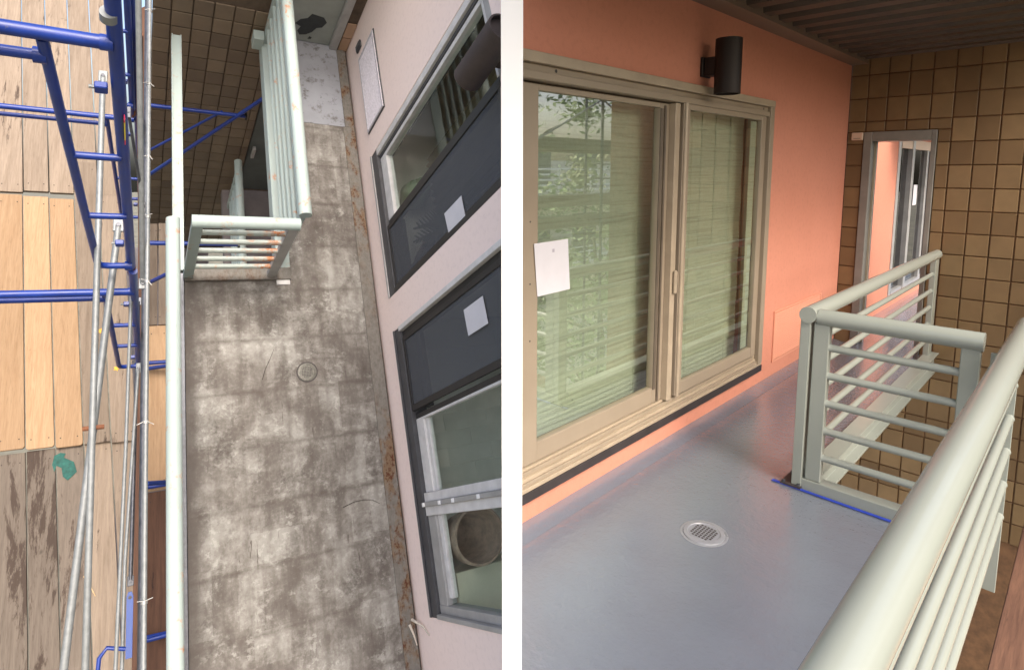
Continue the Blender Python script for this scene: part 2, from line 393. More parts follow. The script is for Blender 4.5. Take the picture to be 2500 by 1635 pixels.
# worn concrete: brown stains, pale worn blocks, seams
t = NT('stained_concrete'); c = t.co(); sep = t.n('SeparateXYZ'); t.l(c, sep.inputs[0])
warp = t.noise(c, 7, 5, 0.65); w2 = t.noise(c, 2.3, 6, 0.7, 0.3); streak = t.noise(t.co((1, 0.28, 1)), 8, 6, 0.68); fine = t.noise(c, 42, 6, 0.72); spot = t.noise(c, 120, 3, 0.6)
blot = t.noise(c, 3.4, 7, 0.62, 0.5)
base = t.ramp(t.math('MULTIPLY_ADD', streak, 0.42, t.math('MULTIPLY', w2, 0.62)), [(0.38, (0.082, 0.071, 0.063)), (0.49, (0.14, 0.126, 0.114)), (0.56, (0.198, 0.184, 0.168)), (0.66, (0.30, 0.292, 0.272))])
def cell(px, py, ox):
    cbx = t.n('CombineXYZ'); wx = t.math('ADD', sep.outputs[0], t.math('MULTIPLY', warp, 0.035)); wy = t.math('ADD', sep.outputs[1], t.math('MULTIPLY', warp, 0.035))
    t.l(t.math('FLOOR', t.math('MULTIPLY_ADD', wx, 1/px, ox)), cbx.inputs[0]); t.l(t.math('FLOOR', t.math('MULTIPLY_ADD', wy, 1/py, ox*1.7)), cbx.inputs[1])
    wn = t.n('TexWhiteNoise', noise_dimensions='2D'); t.l(cbx.outputs[0], wn.inputs['Vector']); return wn.outputs['Value']
blk = t.math('MULTIPLY_ADD', cell(0.165, 0.42, 0.3), 0.5, t.math('MULTIPLY', cell(0.37, 0.21, 0.11), 0.5))
bl_ = t.math('MULTIPLY_ADD', fine, 0.30, t.math('MULTIPLY_ADD', blot, 0.62, t.math('MULTIPLY', blk, 0.17)))
base = t.mix(t.ramp(bl_, [(0.53, 0.0), (0.68, 0.62)]), base, (0.37, 0.365, 0.34))
base = t.mix(t.ramp(bl_, [(0.42, 0.6), (0.52, 0.0)]), base, (0.105, 0.09, 0.08))
base = t.mix(t.ramp(fine, [(0.58, 0.0), (0.72, 0.35)]), base, (0.36, 0.345, 0.315))
resid = t.math('MULTIPLY', t.ramp(t.noise(c, 19, 7, 0.66), [(0.53, 0.0), (0.575, 1.0)]), t.ramp(blot, [(0.50, 0.0), (0.60, 0.5)]))
base = t.mix(resid, base, (0.42, 0.415, 0.385))
scr = t.math('MULTIPLY', t.ramp(t.noise(t.co((1.0, 0.10, 1.0)), 30, 4, 0.7), [(0.63, 0.0), (0.66, 0.7)]), t.ramp(t.noise(c, 2.0, 2), [(0.45, 0.0), (0.6, 1.0)]))
base = t.mix(scr, base, (0.075, 0.06, 0.052))
yy = t.math('ADD', sep.outputs[1], t.math('MULTIPLY', warp, 0.05))
def seam(coord, period, phase, wd):
    fr = t.math('FRACT', t.math('MULTIPLY_ADD', coord, 1/period, phase))
    d = t.math('ABSOLUTE', t.math('SUBTRACT', fr, 0.5))
    return t.ramp(d, [(0.0, 1.0), (wd/period, 0.0)])
xs = t.math('ADD', sep.outputs[0], t.math('MULTIPLY', warp, 0.06))
sm = t.math('MAXIMUM', t.math('MULTIPLY', seam(yy, 0.42, 0.13, 0.032), 0.6), t.math('MULTIPLY', seam(xs, 0.74, 0.10, 0.03), 0.55))
sm = t.math('MAXIMUM', sm, t.math('MULTIPLY', seam(xs, 0.165, 0.3, 0.035), 0.38))
sm = t.math('MULTIPLY', sm, t.ramp(t.noise(c, 4.5, 4), [(0.35, 0.25), (0.6, 1.0)]))
base = t.mix(sm, base, (0.07, 0.056, 0.047))
edge = t.ramp(t.math('ADD', sep.outputs[0], t.math('MULTIPLY', warp, 0.12)), [(0.36, 0.8), (0.46, 0.0)])
base = t.mix(edge, base, (0.10, 0.085, 0.075))
base = t.mix(t.ramp(spot, [(0.70, 0.0), (0.76, 0.7)]), base, (0.035, 0.028, 0.024))
t.set(base, 0.8, 0, 0.3); t.bump(t.math('ADD', fine, t.math('MULTIPLY', spot, 0.5)), 0.003, 0.6); M['conc'] = t.m

t = NT('pale_primed_concrete'); c = t.co(); n = t.noise(c, 9, 6, 0.7); n2 = t.noise(c, 26, 5, 0.65); n3 = t.noise(c, 3, 4)
base = t.mix(t.ramp(n3, [(0.3, 0.0), (0.7, 1.0)]), (0.33, 0.345, 0.385), (0.255, 0.265, 0.29))
base = t.mix(t.ramp(n, [(0.53, 0.0), (0.66, 0.85)]), base, (0.115, 0.11, 0.105)); base = t.mix(t.ramp(n2, [(0.66, 0.0), (0.72, 0.6)]), base, (0.10, 0.10, 0.10))
t.set(base, 0.75, 0, 0.3); t.bump(n2, 0.002, 0.5); M['primer'] = t.m

t = NT('rust_streaked_angle'); c = t.co((1, 0.6, 1)); n = t.noise(c, 7, 6, 0.7); n2 = t.noise(c, 40, 5, 0.7); n3 = t.noise(t.co((0.3, 0.35, 0.3)), 2.6, 3)
base = t.mix(t.ramp(n2, [(0.3, 0.0), (0.7, 1.0)]), (0.20, 0.19, 0.172), (0.13, 0.118, 0.104))
rm = t.math('MULTIPLY', t.ramp(n, [(0.46, 0.0), (0.58, 1.0)]), t.ramp(n3, [(0.40, 0.0), (0.55, 1.0)]))
base = t.mix(t.math('MULTIPLY', rm, 0.7), base, (0.16, 0.088, 0.035)); base = t.mix(t.math('MULTIPLY', rm, t.ramp(n2, [(0.5, 0.0), (0.58, 1.0)])), base, (0.085, 0.028, 0.012))
t.set(base, 0.8, 0, 0.3); t.bump(n2, 0.003, 0.6); M['angle'] = t.m

t = NT('grey_door_with_peeled_patch'); c = t.co(); n = t.noise(c, 6, 4); 
base = t.mix(t.ramp(n, [(0.3, 0.0), (0.7, 1.0)]), (0.30, 0.325, 0.30), (0.25, 0.27, 0.25)); t.set(base, 0.5); M['door_l'] = t.m
M['peel'] = plain('bare_dark_steel', (0.028, 0.032, 0.034), 0.6, 0, 0.3, 20)
M['door_low'] = plain('shaded_green_grey_door', (0.10, 0.115, 0.11), 0.5, 0, 0.2, 4)  # door colour darkened to carry the shade down in the shaft
M['low_floor'] = plain('mauve_grey_floor', (0.20, 0.18, 0.185), 0.6, 0, 0.2, 3)
M['room_tile'] = tile_mat('sage_floor_tile', [(0.60, 0.635, 0.60), (0.62, 0.655, 0.62), (0.61, 0.645, 0.61)], 0.3)
t = NT('louvre_pink'); t.set((0.66, 0.29, 0.19), 0.6); M['louvre_r'] = t.m
M['louvre_l'] = plain('dusty_white_louvre', (0.58, 0.55, 0.60), 0.7, 0, 0.2, 40, 0.002, 200)

# ------------------------------------------------------------------ the large setting
struct('ground', WORLD, MB().box(-300, 300, -300, 300, -8.3, -8.0), M['ground'])
pw = single('added_divider', 'added white divider seen end-on between the stained balcony and the grey coated balcony', 'wall', WORLD,
            MB().ext([(2.0, -7.98), (9.0, -7.98), (9.0, 4.6), (3.35, 4.6), (3.35, 2.46), (2.0, 2.46)], 'x', -0.035, 0.035), M['white'], (0, 2.0, -7.98))  # added divider; stepped height lets sun past and stops leaks into the rooms

# ================================================================== the renewed balcony
R = RIGHT
WX = -2.055
fl = MB()
fl.box(-2.30, -0.33, -1.5, 3.615, -0.16, 0.0); struct('walkway_floor', R, fl, M['coat'])
fl = MB(); fl.box(-2.30, -1.19, 3.6155, 13.5, -0.05, 0.0); struct('walkway_floor', R, fl, M['coat'])
cv = [(-2.06, 0.0015), (-1.94, 0.0015), (-1.965, 0.006), (-2.0, 0.014), (-2.03, 0.019), (-2.048, 0.022), (-2.06, 0.022)]
struct('cove_base', R, MB().ext(cv, 'y', 1.0, 7.2), M['coat'], smooth=True)

sw = single('stucco_wall', 'coral stucco wall with a wide sliding window and a black lamp', 'wall', R,
            wall_mesh(-2.30, WX, 0.5, 7.23, 0.0, 3.0, [(0.9, 5.165, 0.145, 2.425)]), M['coral'], (WX, 5, 0))
single('stucco_wall', 'far coral wall strip seen through the doorway in the tiled wall', 'wall', R,
       wall_mesh(-2.30, WX, 7.46, 13.5, 0.0, 3.0, [(9.45, 11.9, 0.12, 2.30)]), M['coral'], (WX, 9, 0))

# corrugated steel ceiling
ce = MB(); prof = []; y = -3.0; P = 0.285
while y < 7.2:
    prof += [(y, 3.055), (y+0.11, 3.055), (y+0.135, 2.985), (y+0.26, 2.985)]; y += P
for i in range(len(prof)-1):
    (ya, za), (yb, zb) = prof[i], prof[i+1]
    if yb > 7.228: break
    ce.quad((-1.97, ya, za), (0.0, ya, za), (0.0, yb, zb), (-1.97, yb, zb))
cl = struct('ceiling', R, ce, M['deck_metal'])
part(cl, 'blocker_slab', MB().box(-2.3, 0.002, -3.0, 7.45, 3.06, 3.25), M['deck_metal'])  # unseen slab added over the deck to block light
part(cl, 'far_slab', MB().box(-2.3, -0.9, 8.9, 13.5, 2.75, 2.95), M['facade'])
ed = part(cl, 'edge_trim', MB().box(WX+0.001, -1.90, -3.0, 7.225, 2.955, 2.972).box(-1.912, -1.90, -3.0, 7.225, 2.9725, 3.05), M['ceil_trim'])

# tiled wall with doorway
DX0, DX1, DZ = -1.894, -1.251, 2.262
tw = single('tiled_wall', 'ochre brown square-tiled wall with a doorway, behind the railings', 'wall', R,
            wall_mesh(7.245, 7.45, -2.06, 0.9, -3.4, 3.055, [(DX0, DX1, -0.055, DZ)], axis='y'), M['grout_r'], (-1.5, 7.245, -3.4))
def tile_mesh(name, m):
    mb = MB().box(-0.5, 0.5, -0.5, 0.5, -0.5, 0.5)
    me = mesh(name, mb, m)
    return me
def tile_unit(name, m, wd, ht, dp=0.014, bv=0.004):
    return mesh(name, MB().box(-wd/2, wd/2, -dp, 0, -ht/2, ht/2), m, bevel=bv)
tcache = {}
def put_tile(par, name, m, x0, x1, y, z0, z1, flip=1):
    g = 0.0055
    wd, ht = round(x1-x0-2*g, 3), round(z1-z0-2*g, 3)
    if wd < 0.015 or ht < 0.015: return
    k = (m.name, wd, ht)
    if k not in tcache: tcache[k] = tile_unit('tile', m, wd, ht)
    child_data(par, name, tcache[k], ((x0+x1)/2, y + random.uniform(-0.001, 0.001), (z0+z1)/2), rot=(random.gauss(0, 0.006), random.gauss(0, 0.004), random.gauss(0, 0.006)))
XJ = [-2.055, -1.885, -1.705, -1.521, -1.326, -1.142, -0.954, -0.770, -0.585, -0.40, -0.215]
ZJ = [3.05, 2.843, 2.606, 2.368, 2.139, 1.915, 1.692, 1.474, 1.257, 1.047, 0.838, 0.628, 0.412, 0.203, -0.010, -0.22, -0.43, -0.64, -0.85, -1.06, -1.27, -1.48, -1.69]
for i in range(len(XJ)-1):
    for j in range(len(ZJ)-1):
        x0, x1, z1, z0 = XJ[i], XJ[i+1], ZJ[j], ZJ[j+1]
        if z1 <= DZ+1e-6 and z0 >= -0.02:
            if x0 >= DX0-1e-6 and x1 <= DX1: continue
            if x0 < DX0 < x1: x1 = DX0
            elif x0 < DX1 < x1: x0 = DX1
        elif z0 < DZ < z1 and x1 > DX0 and x0 < DX1:
            z0 = DZ
        put_tile(tw, 'tile', M['tile_r'], x0, x1, 7.245, z0, z1)
put_tile(tw, 'tile', M['tile_r'], -2.055, DX0, 7.245, 2.139, DZ); put_tile(tw, 'tile', M['tile_r'], DX1, -1.142, 7.245, 2.139, DZ)
part(tw, 'wall_core', MB().box(-1.15, 0.9, 7.4505, 7.6, -3.4, 3.05), M['grout_r'])

df = thing('door_frame', 'grey steel door frame standing open in the ochre tiled wall', 'door frame', R, (-1.57, 7.24, 0))
part(df, 'jamb', MB().box(DX0+0.001, -1.815, 7.215, 7.47, 0.001, DZ-0.001), M['door_grey'], bevel=0.004)
part(df, 'jamb', MB().box(-1.296, DX1-0.001, 7.215, 7.47, 0.001, DZ-0.001), M['door_grey'], bevel=0.004)
part(df, 'head', MB().box(-1.8145, -1.2965, 7.217, 7.468, 2.165, DZ-0.001), M['door_grey'], bevel=0.004)
part(df, 'stop', MB().box(-1.8145, -1.795, 7.33, 7.36, 0.001, 2.16), M['tan_light'])
bx = thing('wall_box', 'small ivory box mounted high beside the grey door frame', 'box', R, (-1.95, 7.2, 2.18))
part(bx, 'housing', MB().box(-2.006, -1.90, 7.195, 7.229, 2.18, 2.26), M['ivory'], bevel=0.006)
part(bx, 'slot', MB().box(-1.985, -1.92, 7.193, 7.1948, 2.195, 2.202), M['tan'])

# far sliding door beyond the doorway
fd = thing('sliding_door', 'dark glazed sliding door in pale metal frame, far off through the doorway', 'door', R, (WX, 10.5, 0.12))
for a, b in ((9.45, 9.56), (10.15, 10.27), (11.2, 11.3), (11.78, 11.9)):
    part(fd, 'stile', MB().box(-2.12, -2.02 if 10 < a < 11 else -2.04, a, b, 0.121, 2.299), M['alu'], bevel=0.004)
part(fd, 'head', MB().box(-2.11, -2.035, 9.56, 11.78, 2.17, 2.298), M['ivory'])
part(fd, 'sill', MB().box(-2.11, -2.035, 9.56, 11.78, 0.121, 0.22), M['alu'])
part(fd, 'pane', MB().box(-2.09, -2.085, 9.56, 11.78, 0.22, 2.17), M['glass_dark'])
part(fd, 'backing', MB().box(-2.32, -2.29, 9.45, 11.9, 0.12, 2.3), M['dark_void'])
nt2 = single('paper_notice', 'small white notice on the far dark door beyond the doorway', 'notice', R, MB().box(-2.079, -2.076, 10.62, 10.86, 1.36, 1.66), M['paper'], (-2.08, 10.7, 1.36))

# big sliding window
sw_ = thing('sliding_window', 'wide tan-framed sliding window reflecting trees, set in the coral wall', 'window', R, (WX, 3.7, 0.145))
def wp(name, y0, y1, z0, z1, x0, x1, m, bv=0.003): return part(sw_, name, MB().box(x0, x1, y0, y1, z0, z1), m, bevel=bv)
wp('head_casing', 0.9, 5.163, 2.372, 2.424, -2.20, -2.018, M['tan_light'])
wp('head_track', 0.9, 5.14, 2.335, 2.3715, -2.20, -2.05, M['tan'])
wp('head_track', 0.9, 5.14, 2.296, 2.3345, -2.20, -2.032, M['tan'])
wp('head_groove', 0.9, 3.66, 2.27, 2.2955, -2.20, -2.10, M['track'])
wp('jamb', 5.085, 5.163, 0.22, 2.3715, -2.20, -2.022, M['tan'])
wp('jamb', 5.060, 5.0845, 0.25, 2.29, -2.20, -2.06, M['tan_light'])
# sill tracks, stepping down towards the walkway
for z0, z1, x1, mm in ((0.146, 0.199, -2.020, 'strip'), (0.1995, 0.222, -2.026, 'tan_light'), (0.2225, 0.243, -2.036, 'tan'), (0.2435, 0.262, -2.046, 'tan_light'), (0.2625, 0.285, -2.062, 'tan'), (0.2855, 0.300, -2.075, 'tan_light')):
    wp('sill_track', 0.9, 5.0845 if z0 > 0.2 else 5.163, z0, z1, -2.20, x1, M[mm], 0.002)
part(sw_, 'sealant_strip', MB().box(-2.056, -2.047, 0.9, 3.4, 0.1375, 0.1455), M['silver_strip'])
# left sash (fixed, nearer the room)
def sash(nm, y0, y1, z0, z1, st, rt, rb, x0, x1, gx):
    s1 = part(sw_, nm, MB().box(x0, x1, y0, y0+st, z0, z1), M['tan'], bevel=0.003)
    part(s1, 'stile', MB().box(x0, x1, y1-st, y1, z0, z1), M['tan'], bevel=0.003)
    part(s1, 'top_rail', MB().box(x0, x1, y0+st+0.0005, y1-st-0.0005, z1-rt, z1), M['tan'], bevel=0.003)
    part(s1, 'bottom_rail', MB().box(x0, x1, y0+st+0.0005, y1-st-0.0005, z0, z0+rb), M['tan'], bevel=0.003)
    part(s1, 'pane', MB().box(gx, gx+0.006, y0+st-0.003, y1-st+0.003, z0+rb-0.003, z1-rt+0.003), M['glass_r'])
    return s1
sL = sash('sash', 2.215, 3.60, 0.305, 2.285, 0.115, 0.03, 0.105, -2.135, -2.085, -2.112)
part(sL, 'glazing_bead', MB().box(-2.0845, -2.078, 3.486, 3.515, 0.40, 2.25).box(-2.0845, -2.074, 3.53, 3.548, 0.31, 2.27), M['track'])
wp('meeting_stile', 3.602, 3.66, 0.301, 2.290, -2.10, -2.04, M['tan_light'])
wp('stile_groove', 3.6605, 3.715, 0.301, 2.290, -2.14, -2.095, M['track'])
sR = sash('sash', 3.716, 5.058, 0.301, 2.3, 0.085, 0.04, 0.085, -2.085, -2.045, -2.068)
part(sR, 'corner_bead', MB().tube((-2.040, 3.735, 0.30), (-2.040, 3.735, 2.3), 0.014, 10), M['tan_light'], smooth=True)
part(sR, 'glazing_bead', MB().box(-2.09, -2.086, 4.86, 4.965, 0.39, 2.25), M['blind'])
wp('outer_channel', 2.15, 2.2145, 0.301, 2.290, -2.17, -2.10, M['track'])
wp('outer_stile', 0.9, 2.1495, 0.301, 2.290, -2.13, -2.095, M['tan'])
hd = part(sw_, 'pull_handle', MB().box(-2.0395, -2.012, 3.622, 3.652, 1.04, 1.20), M['tan_light'], bevel=0.010)
part(hd, 'latch', MB().box(-2.0395, -2.022, 3.6525, 3.668, 1.09, 1.15), M['tan'], bevel=0.004)
for y, z in ((2.42, 2.353), (5.0, 2.353)):
    part(sw_, 'screw_hole', MB().tube((-2.0497, y, z), (-2.0485, y, z), 0.009, 10), M['strip'])
for z in (1.28, 0.98, 1.6):
    part(sw_, 'screw_hole', MB().tube((-2.0849, 2.27, z), (-2.084, 2.27, z), 0.005, 8), M['strip'])
# blinds inside, rippled cloth
def blind(name, label, y0, y1, z0, z1, x, seed):
    rnd = random.Random(seed); mb = MB(); NY, NZ = 40, 260
    fr = [(rnd.uniform(0.5, 1.6), rnd.uniform(0, 6)) for _ in range(NZ+1)]
    for j in range(NZ+1):
        z = z0 + (z1-z0)*j/NZ; low = max(0, 1-(z-z0)/0.9)
        for i in range(NY+1):
            y = y0 + (y1-y0)*i/NY
            sag = 0.006*low*math.sin(3.3*(y-y0)/(y1-y0)*2+0.6)
            rip = 0.0024*math.sin(z*2*math.pi/0.036 + 0.8*math.sin(2.1*y+z*5)) * (0.6+0.5*low) + 0.004*math.sin(z*17+y*2.3+2*math.sin(y*1.3))
            hem = 0.009*math.sin(9*y) if j == 0 else 0
            mb.v.append((x + rip, y, z + sag + hem))
    for j in range(NZ):
        for i in range(NY):
            a = j*(NY+1)+i; mb.f.append((a, a+1, a+NY+2, a+NY+1))
    t = thing(name, label, 'blind', R, (x, (y0+y1)/2, z0))
    part(t, 'cloth', mb, M['blind'], smooth=True)
    part(t, 'head_rail', MB().box(x-0.03, x+0.03, y0, y1, z1+0.002, z1+0.05), M['blind'], bevel=0.004)
    for k in (0.18, 0.78):
        yy = y0+(y1-y0)*k
        part(t, 'lift_cord', MB().tube((x+0.016, yy, z0+0.03), (x+0.016, yy, z1), 0.0018, 6), M['blind'])
    return t
blind('woven_blind', 'pale green woven blind behind the left pane with the paper notice', 2.2, 3.84, 0.25, 2.33, -2.25, 1)
blind('woven_blind', 'pale green woven blind behind the narrower right pane near the lamp', 3.93, 5.02, 0.25, 2.36, -2.215, 2)
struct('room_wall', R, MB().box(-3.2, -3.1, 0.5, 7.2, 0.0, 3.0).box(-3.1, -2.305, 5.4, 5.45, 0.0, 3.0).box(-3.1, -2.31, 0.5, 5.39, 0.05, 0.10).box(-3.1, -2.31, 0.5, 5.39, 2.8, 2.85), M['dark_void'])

pn = thing('paper_notice', 'white paper notice taped to the left pane of the tan sliding window', 'notice', R, (-2.08, 2.44, 1.21))
part(pn, 'sheet', MB().add([(-2.076, 2.290, 1.487), (-2.074, 2.560, 1.492), (-2.079, 2.588, 1.212), (-2.080, 2.322, 1.208), (-2.0775, 2.290, 1.487), (-2.0755, 2.560, 1.492), (-2.0805, 2.588, 1.212), (-2.0815, 2.322, 1.208)],
     [(0,1,2,3),(7,6,5,4),(0,4,5,1),(1,5,6,2),(2,6,7,3),(3,7,4,0)]), M['paper'])
part(pn, 'seal_mark', MB().box(-2.0735, -2.073, 2.43, 2.448, 1.43, 1.448), M['ink'])

# wall lamp
def wall_lamp(place, c, z0, z1, r, wallx, label, m, sgn):
    t = thing('wall_lamp', label, 'lamp', place, (wallx, c[1], z0))
    pr = [(0.0, z0+0.03), (r*0.88, z0+0.03), (r*0.88, z0), (r, z0), (r, z1), (r*0.88, z1), (r*0.88, z1-0.03), (0.0, z1-0.03)]
    part(t, 'cylinder_shade', MB().lathe(pr, (c[0], c[1], 0), 40), m, smooth=True)
    zc = (z0+z1)/2 + 0.01
    part(t, 'arm', MB().box(wallx+sgn*0.0215, c[0]-sgn*r*0.8, c[1]-0.045, c[1]+0.045, zc-0.06, zc+0.06), m, bevel=0.004)
    part(t, 'back_plate', MB().box(wallx+sgn*0.001, wallx+sgn*0.021, c[1]-0.06, c[1]+0.06, zc-0.065, zc+0.065), m, bevel=0.004)
    return t
wall_lamp(R, (-1.885, 3.985), 2.365, 2.720, 0.086, WX, 'brown-black cylinder lamp mounted above the tan sliding window', M['lampblack'], 1)

# louvred vent
vt = thing('wall_vent', 'pink painted louvred vent low on the coral wall by the railing', 'vent', R, (WX, 6.05, 0.15))
part(vt, 'frame', wall_mesh(WX+0.001, WX+0.012, 5.455, 6.69, 0.145, 0.615, [(5.475, 6.67, 0.165, 0.595)]), M['louvre_r'])
for k in range(22):
    z = 0.171 + k*0.0192
    part(vt, 'louvre', MB().ext([(WX+0.001, z+0.010), (WX+0.011, z), (WX+0.013, z+0.003), (WX+0.004, z+0.013)], 'y', 5.476, 6.669), M['louvre_r'])

# railings
BARS = [0.865, 0.702, 0.539, 0.375, 0.212]
def bars_along(par, p0, p1, m, r=0.021, zs=BARS):
    for z in zs:
        b = part(par, 'bar', MB().tube((p0[0], p0[1], z), (p1[0], p1[1], z), r, 14), m, smooth=True)
        d = (Vector((p1[0], p1[1], z)) - Vector((p0[0], p0[1], z))).normalized()
        for q, sg in ((Vector((p0[0], p0[1], z)), 1), (Vector((p1[0], p1[1], z)), -1)):
            part(b, 'weld_bead', MB().path([q + d*sg*0.001, q + d*sg*0.007, q + d*sg*0.014], r*1.16, 12, r2=r*1.02), m, smooth=True)
rn = M['rail_new']
fr_ = thing('guard_railing', 'long pale railing running back along the narrow walkway to the tiled wall', 'railing', R, (-1.16, 5.4, 0))
part(fr_, 'top_rail', MB().tube((-1.165, 3.60, 1.045), (-1.165, 7.19, 1.045), 0.047, 24), rn, smooth=True)
part(fr_, 'post', MB().box(-1.205, -1.150, 3.70, 3.715, 0.0, 1.02).box(-1.205, -1.150, 3.612, 3.70, 0.005, 1.02), rn, bevel=0.003)
part(fr_, 'post', MB().box(-1.185, -1.135, 7.02, 7.16, -0.08, 1.02), rn, bevel=0.004)
bars_along(fr_, (-1.165, 3.71), (-1.165, 7.03), rn)
part(fr_, 'base_plate', MB().box(-1.26, -1.145, 3.59, 3.76, 0.003, 0.016), M['strip'])
for yy in (3.605, 3.745):
    for xx in (-1.245, -1.16):
        part(fr_, 'anchor_bolt', MB().tube((xx, yy, 0.016), (xx, yy, 0.030), 0.009, 6), M['galv_dark'])
eb = single('edge_beam', 'pale steel edge beam along the foot of the long railing', 'beam', R,
            MB().ext([(-1.185, -0.075), (-1.055, -0.075), (-1.055, -0.058), (-1.11, -0.05), (-1.11, 0.05), (-1.075, 0.052), (-1.075, 0.062), (-1.185, 0.062)], 'y', 3.76, 7.2), rn, (-1.12, 5.4, -0.075), bevel=0.002)
sr = thing('guard_railing', 'short pale railing crossing the end of the stair opening', 'railing', R, (-0.76, 3.65, 0))
part(sr, 'top_rail', MB().tube((-1.118, 3.65, 1.033), (-0.368, 3.65, 1.033), 0.047, 24), rn, smooth=True)
part(sr, 'post', MB().box(-1.135, -1.052, 3.625, 3.675, 0.066, 1.0), rn, bevel=0.004)
part(sr, 'post', MB().box(-0.455, -0.375, 3.625, 3.675, -0.2, 1.0), rn, bevel=0.004)
bars_along(sr, (-1.055, 3.65), (-0.45, 3.65), rn)
part(sr, 'kerb_beam', MB().box(-1.19, -0.34, 3.617, 3.70, -0.12, 0.065), rn, bevel=0.004)
nr = thing('guard_railing', 'thick pale handrail nearest the viewer with thin bars below it', 'railing', R, (-0.25, 2, 0))
part(nr, 'top_rail', MB().tube((-0.245, -0.8, 1.035), (-0.245, 4.2, 1.035), 0.052, 32), rn, smooth=True)
bars_along(nr, (-0.245, -0.8), (-0.245, 3.595), rn, 0.019)
part(nr, 'post', MB().box(-0.335, -0.228, 3.596, 3.61, -0.18, 1.0), rn, bevel=0.002)
part(nr, 'post', MB().box(-0.252, -0.240, -0.3, -0.15, -0.18, 1.0), rn, bevel=0.002)

# floor drain
def drain(place, c, label, m, r=0.092, hole=None):
    t = thing('floor_drain', label, 'drain', place, c)
    x, y, z = c
    part(t, 'outer_ring', MB().lathe([(r*1.3, z+0.0006), (r*1.27, z+0.0016), (r*1.16, z+0.0016)], (x, y, 0), 40), M['strip'] if place is LEFT else m)  # flat ring around the rim, black on the worn balcony only
    part(t, 'rim', MB().lathe([(r*1.15, z+0.0005), (r*1.12, z+0.006), (r*0.9, z+0.008), (r*0.86, z+0.004)], (x, y, 0), 40), m, smooth=True)
    part(t, 'grate', MB().lathe([(r*0.86, z+0.0045), (0.0, z+0.0055)], (x, y, 0), 40), m)
    hm = MB(); q = r*0.13
    for i in range(-4, 5):
        for j in range(-4, 5):
            px, py = i*q*1.45, j*q*1.45
            if px*px+py*py < (r*0.72)**2: hm.box(x+px-q*0.45, x+px+q*0.45, y+py-q*0.45, y+py+q*0.45, z+0.0058, z+0.0066)
    part(t, 'hole_pattern', hm, hole or M['strip'], kind='stuff')
    return t
drain(R, (-1.345, 2.80, 0.0), 'round grated drain set in the grey coated floor', plain('coated_drain', (0.22, 0.23, 0.255), 0.3, 0, 0.1, 20))
single('masking_tape', 'strip of blue masking tape on the floor along the short railing', 'tape', R,
       MB().add([(-1.31, 3.588, 0.004), (-1.31, 3.612, 0.004), (-0.45, 3.597, 0.004), (-0.45, 3.573, 0.004), (-1.31, 3.588, 0.0062), (-1.31, 3.612, 0.0062), (-0.45, 3.597, 0.0062), (-0.45, 3.573, 0.0062)],
                [(3,2,1,0),(4,5,6,7),(0,1,5,4),(1,2,6,5),(2,3,7,6),(3,0,4,7)]), M['tape_blue'], (-0.9, 3.59, 0.004))

# scaffold deck outside the near railing, planks one by one
dk = thing('plank_deck', 'tan scaffold planks below the thick near handrail', 'plank deck', R, (0.3, 3.5, -0.36))
for k in range(4):
    part(dk, 'plank', MB().box(-0.20+k*0.235, 0.03+k*0.235, 1.4, 4.9, -0.36, -0.318), M['wood_new'] if k else M['wood_brown'], bevel=0.004)

# scaffold and courtyard that the window mirrors
sc_ = thing('scaffold_bay', 'scaffold of posts, braces and plank decks outside the grey coated balcony', 'scaffold', R, (1.6, 7.5, -8))
for x, y in ((1.2, 5.3), (1.2, 7.45), (1.2, 9.6), (2.3, 6.3), (2.3, 8.5)):
    part(sc_, 'post', MB().tube((x, y, -7.9), (x, y, 4.2), 0.024, 10), M['galv_dark'])
for y0, y1, z0, z1 in ((5.3, 7.45, 1.95, 2.9), (7.45, 9.6, 2.9, 1.95)):
    part(sc_, 'brace', MB().tube((1.2, y0, z0), (1.2, y1, z1), 0.014, 8), M['galv'])
for z, n in ((2.16, 4), (1.36, 5), (1.05, 3)):
    for k in range(n):
        part(sc_, 'plank', MB().box(1.3+k*0.24, 1.525+k*0.24, 4.2+0.1*k, 10.6, z, z+0.045+(0.12 if k == 0 else 0)), M['wood_old'], bevel=0.004)
# facing building
fb = thing('facing_building', 'cream building across the courtyard with white balcony railings', 'building', R, (12, 20, -8))
part(fb, 'wall', MB().box(12.0, 14.0, 10, 36, -7.98, 2.3), M['facade'])
for zf in (-2.4, 0.7):
    part(fb, 'balcony_slab', MB().box(10.8, 11.998, 10, 36, zf, zf+0.25), M['facade'])
    for k in range(5):
        part(fb, 'rail', MB().tube((10.85, 10, zf+0.45+k*0.2), (10.85, 36, zf+0.45+k*0.2), 0.03, 8), M['white'])
    for k in range(14):
        part(fb, 'rail_post', MB().box(10.82, 10.88, 10+k*2-0.03, 10+k*2+0.03, zf+0.25, zf+1.3), M['white'])
    for k in range(8):
        part(fb, 'window', MB().box(11.95, 11.997, 11+k*3.1, 12.6+k*3.1, zf+0.5, zf+2.5), M['dark_frame'])

